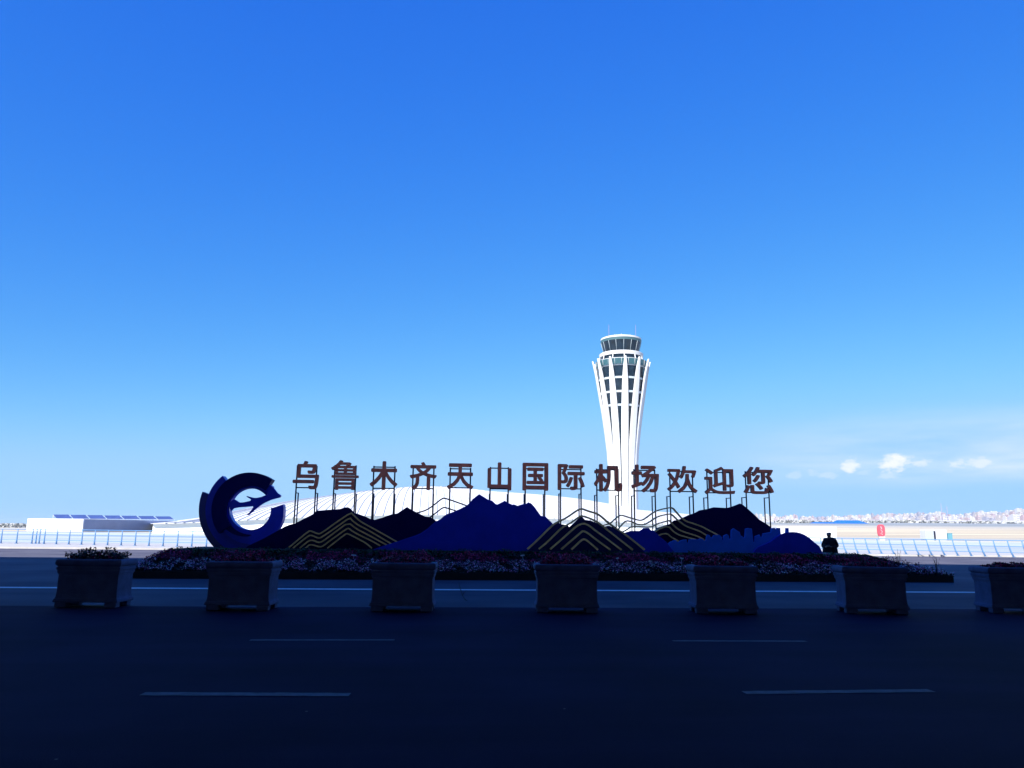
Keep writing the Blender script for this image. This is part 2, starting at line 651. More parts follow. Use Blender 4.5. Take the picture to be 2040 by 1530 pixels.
def make_planter():
    root = empty('planter', (0, 0, 0))
    hx, hy = .60, .33
    bm = bmesh.new()
    prof = [(-.06, .10), (.004, .10), (.008, .108), (.008, .136), (.0, .142), (.0, .158), (-.014, .172), (-.022, .20), (-.027, .25), (-.030, .33),
            (-.030, .615), (-.022, .618), (-.022, .640), (-.008, .648), (-.008, .70)]
    rr = frame_ring(bm, prof, hx, hy)
    bm.faces.new(rr[0][::-1])
    bm.faces.new(rr[-1])
    # raised frame of the front and back panel
    obj('pot', bm, STONE, root)
    bm = bmesh.new()
    prof = [(-.020, .702), (.004, .704), (.008, .715), (.008, .755), (-.006, .762), (-.006, .778), (.006, .784), (.022, .800), (.028, .825),
            (.028, .850), (.020, .880), (.006, .898), (-.012, .905), (-.085, .905), (-.095, .85)]
    rr = frame_ring(bm, prof, hx, hy)
    bm.faces.new(rr[0][::-1])
    bm.faces.new(rr[-1])
    obj('rim', bm, STONE, root)
    for sx in (-1, 1):
        for sy in (-1, 1):
            bm = bmesh.new()
            prof = [(-.012, 0.004), (0, .016), (0, .084), (-.01, .0985)]
            rr = frame_ring(bm, prof, .11, .08)
            bm.faces.new(rr[0][::-1])
            bm.faces.new(rr[-1])
            for q in bm.verts:
                q.co.x += sx * (hx - .13)
                q.co.y += sy * (hy - .10)
            obj('foot', bm, STONE, root)
    bm = bmesh.new()
    box(bm, -hx + .10, hx - .10, -hy + .10, hy - .10, .852, .868)
    obj('soil', bm, SOIL, root)
    return root


def planter_foliage(root, seed, top, red, n=1700, wild=.0):
    rng = np.random.default_rng(seed)
    x = rng.uniform(-.5, .5, n)
    y = rng.uniform(-.23, .23, n)
    e = 1 - .6 * np.abs(x / .5) ** 3 * (1 if not wild else .3)
    lump = 1 + .3 * np.sin(x * 17 + seed) + wild * np.sin(x * 53 + seed * 2)
    z = .87 + rng.uniform(0, 1, n) ** .7 * top * e * lump
    if wild:
        x = x * (1 + .12 * (z > .95))
    s = rng.uniform(.03, .075, n)
    r = rng.uniform(0, 1, n)
    mi = np.where(r < red, np.where(r < red * .35, 2, 1), 0)
    me_o = quads('foliage', np.stack([x, y, z], 1), s, 1.1, rng, [LEAF2, REDLEAF, REDFL], mi, root)
    return me_o


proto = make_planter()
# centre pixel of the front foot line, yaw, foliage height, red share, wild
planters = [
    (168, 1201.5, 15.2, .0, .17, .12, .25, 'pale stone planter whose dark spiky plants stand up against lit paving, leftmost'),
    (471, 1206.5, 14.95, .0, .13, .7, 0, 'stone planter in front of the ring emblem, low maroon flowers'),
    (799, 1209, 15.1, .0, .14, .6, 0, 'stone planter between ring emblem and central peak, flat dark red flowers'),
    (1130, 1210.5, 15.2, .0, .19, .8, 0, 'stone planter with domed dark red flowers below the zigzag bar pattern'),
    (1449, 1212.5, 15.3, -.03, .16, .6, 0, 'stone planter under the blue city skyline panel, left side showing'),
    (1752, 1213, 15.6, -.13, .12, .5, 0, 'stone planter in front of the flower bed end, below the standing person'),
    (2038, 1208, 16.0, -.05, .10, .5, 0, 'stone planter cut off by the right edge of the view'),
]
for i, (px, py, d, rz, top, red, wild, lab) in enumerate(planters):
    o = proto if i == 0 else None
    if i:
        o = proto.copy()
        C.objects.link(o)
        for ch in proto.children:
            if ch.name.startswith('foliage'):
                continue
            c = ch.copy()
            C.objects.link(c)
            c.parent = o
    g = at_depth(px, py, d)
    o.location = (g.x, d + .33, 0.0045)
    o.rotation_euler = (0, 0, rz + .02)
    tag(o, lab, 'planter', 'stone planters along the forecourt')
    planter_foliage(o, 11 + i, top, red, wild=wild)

# ------------------------------------------------------------------ plinth and flower bed
ZP = 0.85
PLINTH = mat('plinth_dark', (.018, .018, .022), rough=.8, var=.3, scale=2, bump=.2)
a, b = on_sign(345, 1092, -.9), on_sign(1720, 1100, -.9)
uL, uR = a.dot(U), b.dot(U)
vF = S0.dot(V) - .9
bm = bmesh.new()
box(bm, uL, uR, vF, vF + 3.1, 0.006, ZP)
box(bm, uL - .04, uR + .04, vF - .04, vF + 3.14, ZP - .09, ZP - .004)
bmesh.ops.transform(bm, matrix=Matrix.Rotation(YAW, 4, 'Z'), verts=bm.verts[:])
o = obj('plinth', bm, PLINTH)
tag(o, 'long low dark plinth carrying the mountain panels behind the flower bed', 'plinth')

FL, FR = on_ground(252, 1152.5), on_ground(1897, 1160.5)
BL, BR = on_sign(345, 1092, -.96), on_sign(1722, 1100, -.96)
BL.z = BR.z = 0


def bed_pt(s, q):
    """s along the bed 0..1, q from the front edge 0 to the plinth 1"""
    f = FL.lerp(FR, s)
    b_ = BL.lerp(BR, s)
    p_ = f.lerp(b_, q)
    p_.z = .19 + .60 * min(1, q) ** .85
    return p_


bm = bmesh.new()
NS, NQ = 60, 8
grid = [[bm.verts.new(bed_pt(i / NS, j / NQ)) for j in range(NQ + 1)] for i in range(NS + 1)]
for i in range(NS):
    for j in range(NQ):
        bm.faces.new((grid[i][j], grid[i + 1][j], grid[i + 1][j + 1], grid[i][j + 1]))
edge = [grid[i][0] for i in range(NS + 1)] + [grid[NS][j] for j in range(1, NQ + 1)] + [grid[i][NQ] for i in range(NS - 1, -1, -1)] + [grid[0][j] for j in range(NQ - 1, 0, -1)]
low = [bm.verts.new((q.co.x, q.co.y, .006)) for q in edge]
for i in range(len(edge)):
    j = (i + 1) % len(edge)
    bm.faces.new((edge[i], edge[j], low[j], low[i]))
bed = obj('flower_bed', bm, SOIL)
tag(bed, 'long sloping bed of dark soil between the plinth and the forecourt', 'flower bed')
# edging boards along the front and the two ends
bm = bmesh.new()
for (p0, p1) in ((FL, FR), (FL, BL), (FR, BR)):
    d = (p1 - p0).normalized()
    n = Vector((d.y, -d.x, 0))
    if n.dot((p0 + p1) / 2 - (BL + BR) / 2 - Vector((0, 0, 0))) < 0:
        n = -n
    q = [p0 + n * .01, p1 + n * .01, p1 + n * .09, p0 + n * .09]
    hts = (.22, .22, .22, .22) if p0 is FL and p1 is FR else (.22, .88, .88, .22)
    lo_ = [bm.verts.new((v_.x, v_.y, .006)) for v_ in q]
    hi_ = [bm.verts.new((v_.x, v_.y, h_)) for v_, h_ in zip(q, hts)]
    bm.faces.new(hi_)
    bm.faces.new(lo_[::-1])
    for i in range(4):
        bm.faces.new((lo_[i], lo_[(i + 1) % 4], hi_[(i + 1) % 4], hi_[i]))
obj('edging', bm, mat('edging_dark', (.022, .018, .018), rough=.8, var=.3, scale=3), bed)

rng = np.random.default_rng(5)


def scatter(n, q0, q1, h0, h1, s0=-.004, s1=1.004):
    s = rng.uniform(s0, s1, n)
    q = rng.uniform(q0, q1, n)
    f = np.array(FL)[None] * (1 - s[:, None]) + np.array(FR)[None] * s[:, None]
    b_ = np.array(BL)[None] * (1 - s[:, None]) + np.array(BR)[None] * s[:, None]
    p_ = f * (1 - q[:, None]) + b_ * q[:, None]
    hump = .75 + .25 * np.sin(s * 160) * np.sin(s * 47 + 2)
    p_[:, 2] = .19 + .60 * np.clip(q, 0, 1) ** .85 + rng.uniform(h0, h1, n) * hump
    return p_, s, q


# front rows: white and pink blossom over dark leaves
p1, s1_, q1_ = scatter(15000, -.03, .42, .0, .12)
p2, s2_, q2_ = scatter(11000, -.03, .40, .09, .19)
clump = (np.sin(s2_ * 210) + np.sin(s2_ * 77 + q2_ * 9) > -1.1)
p2 = p2[clump]
pp = np.concatenate([p1, p2])
sz = np.concatenate([rng.uniform(.04, .08, len(p1)), rng.uniform(.035, .062, len(p2))])
mi = np.concatenate([np.zeros(len(p1)), np.where(rng.uniform(0, 1, len(p2)) < .38, 1, 2)])
o = quads('white_flowers', pp, sz, 1.0, rng, [LEAF2, WHITEFL, PINKFL], mi, None, 'stuff', .8)
tag(o, 'front rows of small white and pink flowers in the bed', 'flowers', kind='stuff')
# middle rows: red
p1, s1_, q1_ = scatter(15000, .36, .80, .0, .16)
p2, s2_, q2_ = scatter(13000, .38, .80, .10, .23)
clump = (np.sin(s2_ * 61 + 1) + .6 * np.sin(s2_ * 143 + q2_ * 5) > -.35)
p2 = p2[clump]
pp = np.concatenate([p1, p2])
sz = np.concatenate([rng.uniform(.04, .08, len(p1)), rng.uniform(.035, .07, len(p2))])
mi = np.concatenate([np.where(rng.uniform(0, 1, len(p1)) < .75, 0, 1), np.where(rng.uniform(0, 1, len(p2)) < .45, 1, 2)])
o = quads('red_flowers', pp, sz, 1.0, rng, [LEAF2, REDLEAF, REDFL], mi, None, 'stuff', .8)
tag(o, 'middle rows of dark red flowers in the bed', 'flowers', kind='stuff')
# back: green ground cover along the plinth
p1, s1_, q1_ = scatter(17000, .74, .985, .0, .17, .004, .996)
sz = rng.uniform(.04, .085, len(p1))
o = quads('green_groundcover', p1, sz, 1.0, rng, [LEAF, LEAF2], (rng.uniform(0, 1, len(p1)) < .4).astype(float), None, 'stuff', .6)
tag(o, 'low green leafy cover along the foot of the plinth', 'plants', kind='stuff')

# tall thin weeds at the right end of the bed
STALK = mat('dry_stalk', (.05, .04, .03), rough=.9)
for (px, py0, h, lab) in ((1790, 1126, .42, 'thin dry weed rising near the right end of the flower bed, taller one'),
                          (1866, 1130, .30, 'thin dry weed at the far right corner of the flower bed')):
    base = at_depth(px, py0, 25.0)
    root = empty('weed', base)
    tag(root, lab, 'weed', 'weeds in the flower bed')
    rr = random.Random(px)
    bm = bmesh.new()
    for k in range(4):
        a0 = rr.uniform(0, 6.28)
        tip = Vector((math.cos(a0) * .10, math.sin(a0) * .10, h * rr.uniform(.7, 1.25)))
        tube(bm, [(0, 0, -.25), tuple(tip * .5 + Vector((0, 0, .03))), tuple(tip)], [.008, .006, .004], 5)
    obj('stalk', bm, STALK, root)
    rg = np.random.default_rng(px)
    pts = rg.uniform(-1, 1, (50, 3)) * np.array([.10, .08, h * .5]) + np.array([0, 0, h * .5])
    quads('leaves', pts, rg.uniform(.02, .05, 50), 1.0, rg, [LEAF2], np.zeros(50), root)

TAGM = mat('tag_white', (.75, .75, .75), rough=.5)
for (px, py, wx, tilt, lab) in ((705, 1106, .16, .10, 'small white plate lying among red flowers below the first peak'),
                                (1041, 1106.5, .13, -.15, 'small white plate in the red flowers left of the domed planter'),
                                (1230, 1112, .10, -.2, 'small white plate in the flowers right of the domed planter'),
                                (1296, 1118, .12, .1, 'small white plate near white flowers below the zigzag bars'),
                                (1358, 1112, .11, .1, 'small white plate just left of the planter under the skyline panel')):
    r_ = on_sign(px, py, -1.6)
    bm = bmesh.new()
    box(bm, -wx / 2, wx / 2, -.004, .004, -.022, .022)
    box(bm, -.006, .006, .0045, .014, -.35, .01)
    o = obj('plant_tag', bm, TAGM)
    o.location = r_
    o.rotation_euler = (-.25, tilt, .05)
    tag(o, lab, 'plant tag', 'plates in the flower bed')

# thin twig lying on the white line
bm = bmesh.new()
g = [on_ground(px, py, .012) for px, py in ((914, 1160), (917, 1172), (921, 1184), (926, 1194), (931, 1197))]
tube(bm, g, [.008, .010, .010, .008, .004], 6)
g2 = [on_ground(px, py, .012) for px, py in ((921, 1186), (925, 1180), (929, 1176))]
tube(bm, g2, [.008, .006, .004], 6)
tag(obj('twig', bm, STALK), 'thin forked twig lying across the white road line', 'twig')

# ------------------------------------------------------------------ mountain panels
BLK = mat('panel_navy_black', (.002, .003, .09), rough=.5, spec=.08, var=.15, scale=1.5)
NAVY = mat('panel_navy', (.006, .018, .20), rough=.5, spec=.3, var=.15, scale=1.5)
BLUE = mat('panel_blue', (.010, .045, .66), rough=.5, spec=.2, var=.12, scale=1.5)
SKYB = mat('panel_bright_blue', (.02, .22, .92), rough=.5, spec=.3, var=.12, scale=1.5)

M1 = [(488, 1092), (493, 1088), (526, 1072), (557, 1055), (567, 1049), (577, 1045), (587, 1043), (602, 1035), (617, 1027.5), (625, 1023.3), (630, 1017.5), (660, 1015),
      (677, 1014), (687, 1010.8), (693, 1010.3), (698, 1013.3), (707.5, 1023), (711.4, 1023), (728, 1029), (737, 1033.7), (748, 1036), (790, 1058), (835, 1092)]
M2 = [(690, 1092), (715, 1052), (746, 1035.5), (761, 1031.4), (779.6, 1024.6), (791.4, 1022.7), (804.7, 1014), (811, 1009.9), (818.8, 1015), (833, 1022), (847, 1029),
      (856.5, 1029.8), (866, 1035.3), (872, 1040), (920, 1070), (950, 1092)]
M3 = [(740, 1092), (770, 1085.5), (800, 1076), (828, 1066.7), (837.6, 1062.7), (851.8, 1053.3), (862.7, 1043), (869, 1038), (877, 1034.5), (884.7, 1027.5), (890, 1024), (897, 1022),
      (906.7, 1018), (916, 1014), (928.6, 1007.8), (936.5, 1000.8), (941.2, 994.5), (954.5, 984.3), (966.3, 991.4), (972.5, 995.3), (980.4, 997.6), (987.5, 1004), (990.6, 1005),
      (999, 1001), (1005.8, 997.3), (1011.8, 1001.6), (1021, 1005.5), (1023.5, 1004.7), (1031.4, 1007.5), (1040, 1004.7), (1049.4, 1003), (1052.5, 1000.5), (1058.8, 1003),
      (1065, 1010), (1073, 1021), (1077.6, 1027.5), (1087, 1029), (1093.3, 1035.3), (1101, 1043), (1130, 1068), (1160, 1092)]
M4 = [(1050, 1092), (1078, 1066), (1101, 1044), (1110.6, 1040), (1117, 1044), (1131, 1045.7), (1134, 1050), (1142, 1043.3), (1158.4, 1027.6), (1165.5, 1035.5), (1176.5, 1037), (1186, 1041),
      (1200, 1047), (1206, 1048.4), (1214, 1047), (1225, 1052), (1233, 1057.5), (1244, 1062), (1265, 1078), (1285, 1092)]
M5 = [(1190, 1092), (1225, 1068), (1244, 1061.4), (1256.5, 1057.5), (1275, 1057.5), (1283, 1052), (1292.5, 1051.5), (1297, 1056), (1305, 1059), (1313, 1067.6), (1327, 1079.4), (1345, 1094)]
M6 = [(1270, 1094), (1296, 1060), (1303, 1057.5), (1310, 1051.5), (1335.7, 1043.6), (1343, 1037), (1352, 1035.7), (1361.5, 1031), (1374.7, 1025), (1382.6, 1023), (1394.6, 1016.5),
      (1410.4, 1013.8), (1422.3, 1010.5), (1448.8, 1011.8), (1456.8, 1009.9), (1466, 1006.5), (1474.6, 1003), (1480.6, 1005.9), (1492.5, 1015.8), (1504.4, 1026.4), (1513.7, 1035.7),
      (1527, 1043.6), (1536, 1050), (1537, 1062), (1537, 1095)]
M7 = [(1331, 1094), (1331, 1083), (1336, 1079), (1340, 1078), (1341, 1076.5), (1347, 1076), (1349, 1079.5), (1352, 1080), (1356, 1076.7), (1362, 1075), (1368, 1074.7), (1369, 1081), (1371.5, 1081.3), (1372.7, 1074.7), (1381, 1073.8),
      (1392, 1074.7), (1394.6, 1072.7), (1401, 1074), (1402, 1077), (1406.5, 1076.5), (1407.5, 1070), (1409.8, 1064.8), (1414.4, 1066.8), (1415.5, 1070), (1419, 1070.7), (1422.3, 1066), (1433, 1065.4), (1438, 1069.4), (1439, 1077), (1441, 1077), (1442, 1066.8),
      (1448.8, 1064), (1452, 1067), (1452.8, 1073.4), (1456, 1073.4), (1457, 1056), (1462, 1052.2), (1467.3, 1056), (1474, 1060), (1476, 1067), (1479, 1068), (1480, 1070.5), (1484, 1070.5), (1485.2, 1053.5), (1491, 1052), (1497.8, 1052.9), (1500, 1068), (1501, 1080),
      (1503.4, 1080), (1504.4, 1068), (1513.7, 1064.8), (1515, 1069), (1519, 1069.4), (1520.3, 1062.8), (1536.2, 1060), (1537, 1052.2), (1544, 1051.6), (1545, 1054), (1547, 1054), (1548, 1051.5), (1555, 1051.8), (1555.8, 1064), (1565, 1064), (1566, 1052), (1571.5, 1052), (1572.5, 1068),
      (1600, 1078), (1600, 1095)]
M8 = [(1500, 1096), (1504, 1095), (1510, 1090), (1519, 1086.3), (1535.6, 1078.8), (1541, 1074), (1548.6, 1068.6), (1556, 1064.8), (1563.5, 1062), (1572, 1060.2), (1580, 1059.7), (1588, 1060.3), (1595, 1062), (1603, 1065.3), (1610, 1069.5), (1617, 1075), (1623, 1080.7), (1632.5, 1088), (1640, 1096)]


def panel(pts, off, m, label, name='mountain_panel', t=.09, cat='panel'):
    top = [on_sign(px, py, off) for px, py in pts]
    top[0].z = ZP - .012
    top[-1].z = ZP - .012
    for p_ in top[1:-1]:
        p_.z = max(p_.z, ZP + .01)
    bm = bmesh.new()
    prism(bm, top, V * t)
    o = obj(name, bm, m)
    b = o.modifiers.new('edge', 'BEVEL')
    b.width = .008
    b.segments = 1
    b.limit_method = 'ANGLE'
    b.angle_limit = R(60)
    tag(o, label, cat, 'mountain panels of the welcome sign' if name == 'mountain_panel' else None)
    return o


panel(M1, .10, BLK, 'near-black mountain panel with flat shoulder right of the ring emblem')
panel(M2, .24, BLK, 'near-black mountain panel with one small pointed peak left of the big blue one')
panel(M3, -.28, BLUE, 'largest blue mountain panel with the tallest central peak')
panel(M4, -.42, NAVY, 'dark blue small mountain panel behind the central zigzag bars')
panel(M5, -.14, BLUE, 'low blue lumpy mountain panel between zigzag bars and skyline panel')
panel(M6, .36, BLK, 'broad near-black mountain panel on the right, above the blue city skyline')
panel(M7, .0, SKYB, 'bright blue panel cut as a city skyline with stepped towers', 'skyline_panel')
panel(M8, -.16, BLUE, 'smooth rounded blue hill panel at the right end beside the person')

GOLD = mat('bar_bronze', (.72, .50, .24), rough=.4, metal=.6, var=.25, scale=5)
DARKBAR = mat('bar_black', (.02, .02, .022), rough=.5)


def z1(s, ox, oy, pts):
    return [(ox + x / s, oy + y / s) for x, y in pts]


def lines(label, sets, off, m, wd=.05, dep=.12):
    mid = sets[0][len(sets[0]) // 2]
    c_ = on_sign(mid[0], mid[1], off)
    root = empty('contour_bars', (c_.x, c_.y, ZP))
    tag(root, label, 'bar pattern', 'zigzag bar patterns of the welcome sign')
    for st in sets:
        bm = bmesh.new()
        pts = [on_sign(px, py, off) for px, py in st]
        for p_ in pts:
            p_.z = max(p_.z, ZP - .004)
        # round the corners a little
        sm = [pts[0]]
        for i in range(1, len(pts) - 1):
            sm.append(pts[i].lerp(pts[i - 1], .22))
            sm.append(pts[i].lerp(pts[i + 1], .22))
        sm.append(pts[-1])
        bar_strip(bm, sm, wd, dep, V)
        part(root, bm, 'bar', m)


S2 = lambda p_: z1(6.375, 560, 960, p_)
S3 = lambda p_: z1(6.375, 800, 960, p_)
S4 = lambda p_: z1(6.375, 1040, 990, p_)
S5 = lambda p_: z1(7.556, 1290, 990, p_)
lines('five bronze zigzag bars across the near-black mountain right of the ring emblem', [
    S2([(95, 835), (350, 622), (380, 625), (470, 662), (510, 650), (690, 520), (885, 388), (920, 425), (1000, 500), (1110, 560), (1300, 665), (1475, 765)]),
    S2([(150, 840), (350, 680), (390, 680), (470, 715), (510, 705), (700, 575), (872, 452), (905, 495), (980, 550), (1100, 610), (1405, 790)]),
    S2([(235, 840), (350, 745), (400, 740), (470, 770), (520, 760), (680, 640), (850, 515), (960, 600), (1070, 655), (1340, 802)]),
    S2([(310, 840), (355, 800), (390, 798), (490, 828), (530, 815), (600, 760), (830, 595), (858, 590), (900, 625), (1000, 680), (1140, 745), (1255, 810)]),
    S2([(585, 842), (810, 665), (842, 655), (960, 715), (1080, 780), (1150, 842)])], -.03, GOLD, .042)
lines('two thin black bars left of the big blue peak, seen against the white roof', [
    S3([(150, 400), (220, 388), (310, 360), (390, 310), (520, 205), (560, 210), (640, 235), (820, 300), (900, 330)]),
    S3([(300, 490), (360, 450), (440, 390), (530, 320), (590, 335), (680, 365), (760, 400)])], .62, DARKBAR, .045)
lines('five wide bronze zigzag bars in the centre between the blue panels', [
    S4([(70, 662), (160, 585), (390, 355), (470, 310), (560, 270), (720, 158), (770, 150), (830, 175), (950, 210), (1000, 240), (1100, 330), (1200, 400), (1320, 480), (1560, 670)]),
    S4([(215, 662), (320, 575), (520, 378), (590, 352), (740, 245), (770, 240), (900, 285), (1000, 345), (1100, 430), (1260, 555), (1410, 672)]),
    S4([(360, 664), (560, 490), (700, 365), (780, 335), (850, 360), (950, 440), (1050, 510), (1265, 672)]),
    S4([(500, 666), (750, 450), (780, 430), (840, 460), (940, 540), (1125, 672)]),
    S4([(630, 668), (760, 545), (800, 535), (850, 570), (965, 672)])], -.60, GOLD, .056)
lines('wavy dark bars running from the tower foot down across the right mountain', [
    S4([(1040, 360), (1120, 340), (1180, 285), (1240, 235), (1290, 235), (1420, 280), (1510, 300), (1560, 280), (1680, 190), (1760, 160), (1880, 135)]) +
    S5([(385, 165), (450, 240), (520, 320), (600, 372), (700, 400), (830, 450), (930, 505), (1040, 560), (1125, 620)]),
    S4([(1215, 430), (1280, 340), (1330, 300), (1400, 315), (1470, 350), (1550, 355), (1620, 320), (1720, 250), (1870, 215)]) +
    S5([(375, 265), (460, 350), (560, 430), (660, 470), (780, 510), (915, 590)]),
    S4([(1260, 455), (1330, 420), (1400, 372)]) + S4([(1650, 385), (1710, 345), (1860, 302)]) + S5([(340, 355), (380, 410), (460, 485), (560, 530), (700, 570), (800, 610), (880, 662)]),
    S5([(110, 525), (200, 470), (320, 440), (390, 520), (470, 570), (590, 605), (730, 640)]),
    S5([(165, 582), (230, 555), (300, 550), (350, 600), (470, 665)])], .18, GOLD, .042)

# ------------------------------------------------------------------ ring emblem with the airliner
SE = 8.5


def E(x, y):
    return (380 + x / SE, 920 + y / SE)


RING_D = mat('ring_blue', (.012, .05, .85), rough=.35, spec=.4, var=.1, scale=2)
RING_B = mat('ring_mid_blue', (.010, .03, .60), rough=.35, spec=.4, var=.1, scale=2)
RING_A = mat('ring_dark_blue', (.006, .012, .20), rough=.35, spec=.4, var=.1, scale=2)
RING_C = mat('ring_navy_black', (.003, .006, .13), rough=.4, spec=.12, var=.1, scale=2)
c_ = on_sign(*E(1000, 830), .5)
emb = empty('ring_emblem', (c_.x, c_.y, ZP))
tag(emb, 'large blue ring emblem of stepped arcs around a climbing airliner, left end of sign', 'emblem')


def arc_pts(cx, cy, r_, a0, a1, n):
    return [(cx + r_ * math.cos(R(a0 + (a1 - a0) * i / n)), cy - r_ * math.sin(R(a0 + (a1 - a0) * i / n))) for i in range(n + 1)]


def sector(ro, ri, a0, a1, off, t_, m, name, co=(1000, 830), ci=(1000, 830), n=56, ai0=None, ai1=None):
    o_ = arc_pts(*co, ro, a0, a1, n) if not isinstance(ro, tuple) else [arc_pts(*co, ro[0] + (ro[1] - ro[0]) * i / n, a0 + (a1 - a0) * i / n, 0, 1)[0] for i in range(n + 1)]
    i_ = arc_pts(*ci, ri, ai0 if ai0 is not None else a0, ai1 if ai1 is not None else a1, n)
    bm = bmesh.new()
    fr, bk = [], []
    for (p_, q_) in zip(o_, i_):
        a3, b3 = on_sign(*E(*p_), off), on_sign(*E(*q_), off)
        a3.z = max(a3.z, ZP - .01)
        b3.z = max(b3.z, ZP - .008)
        fr.append((bm.verts.new(a3), bm.verts.new(b3)))
        bk.append((bm.verts.new(a3 + V * t_), bm.verts.new(b3 + V * t_)))
    for k in range(n):
        bm.faces.new((fr[k][0], fr[k + 1][0], fr[k + 1][1], fr[k][1]))
        bm.faces.new((bk[k][0], bk[k][1], bk[k + 1][1], bk[k + 1][0]))
        bm.faces.new((fr[k][0], bk[k][0], bk[k + 1][0], fr[k + 1][0]))
        bm.faces.new((fr[k][1], fr[k + 1][1], bk[k + 1][1], bk[k][1]))
    for k in (0, n):
        bm.faces.new((fr[k][0], fr[k][1], bk[k][1], bk[k][0]))
    bmesh.ops.remove_doubles(bm, verts=bm.verts[:], dist=.0005)
    return part(emb, bm, name, m)


sector(865, 690, 158, 292, .80, .30, RING_A, 'outer_arc')
sector(752, 560, 128, 300, .64, .40, RING_B, 'middle_arc')
sector(650, 420, 54, 216, .44, .42, RING_C, 'inner_arc', ci=(1015, 825), n=60)
# dark tail of that arc running under the bottom of the ring
sector((545, 452), 432, 214, 272, .50, .05, RING_C, 'arc_tail', co=(1010, 800), ci=(1010, 800), n=24, ai0=214, ai1=272)
# the main ring, open at the right under the airliner's nose
sector(560, 352, 47, 349 - 360 + 360, .56, .34, RING_D, 'ring', ci=(1005, 800), n=90, ai0=40, ai1=364)
sector(575, 352, 270, 371, .50, .36, RING_D, 'ring_foot', ci=(1005, 800), n=40, ai0=270, ai1=362)
plane = [(1330, 400), (1400, 440), (1450, 505), (1470, 530), (1510, 555), (1525, 572), (1520, 592), (1500, 605), (1430, 622), (1350, 645), (1260, 685), (1200, 718), (1130, 770), (1080, 810), (1030, 855),
         (985, 895), (965, 902), (945, 893), (985, 865), (1020, 825), (1058, 768), (1050, 752), (980, 758), (900, 765), (800, 772), (720, 788), (690, 822), (676, 835), (655, 760), (665, 690), (700, 655), (730, 632), (755, 645),
         (800, 675), (830, 690), (900, 684), (1000, 662), (1020, 645), (1005, 628), (965, 605), (942, 590), (950, 580), (1060, 608), (1110, 610), (1190, 595), (1310, 548), (1270, 500), (1290, 450)]
bm = bmesh.new()
prism(bm, [on_sign(*E(x, y), .535) for x, y in plane], V * .12)
part(emb, bm, 'airplane', RING_D)

# ------------------------------------------------------------------ characters on posts
GLYPH = mat('glyph_red_brown', (.80, .22, .15), rough=.38, metal=.75, spec=.4, var=.15, scale=3)
GLYPH_S = mat('glyph_side', (.03, .02, .03), rough=.5)
POST = mat('post_dark', (.022, .022, .035), rough=.45, spec=.4)
LET = [('乌', 581.7, 636.7, 918, 974.5, 'with open hook, leftmost of the row'), ('鲁', 656.7, 715.8, 916.7, 976, 'dense with window-like gaps, second from left'),
       ('木', 735.3, 793.5, 918.5, 976, 'shaped like a tree, above the small dark peak'), ('齐', 814.7, 871.2, 920.3, 976.2, 'with two legs under a crossed top, fourth from left'),
       ('天', 889.7, 944.4, 923, 974.5, 'with two level bars over spread legs'), ('山', 970.9, 1019.4, 921, 976.8, 'of three uprights on a base, over the tallest peak'),
       ('国', 1041, 1092.6, 922, 977.3, 'enclosed in a full square frame'), ('际', 1111.5, 1165, 924.4, 976.5, 'just right of the framed square one'),
       ('机', 1183.8, 1239.8, 924.4, 979.4, 'overlapping the left side of the tower shaft'), ('场', 1258.8, 1312.6, 925.6, 981, 'overlapping the right side of the tower shaft'),
       ('欢', 1330.3, 1388.5, 928, 982, 'third from the right end'), ('迎', 1405.2, 1463, 929.8, 984.8, 'with a long base sweep, second from right end'),
       ('您', 1482.5, 1539.7, 929.8, 984.2, 'rightmost of the row')]
GO = 1.10     # glyph front plane
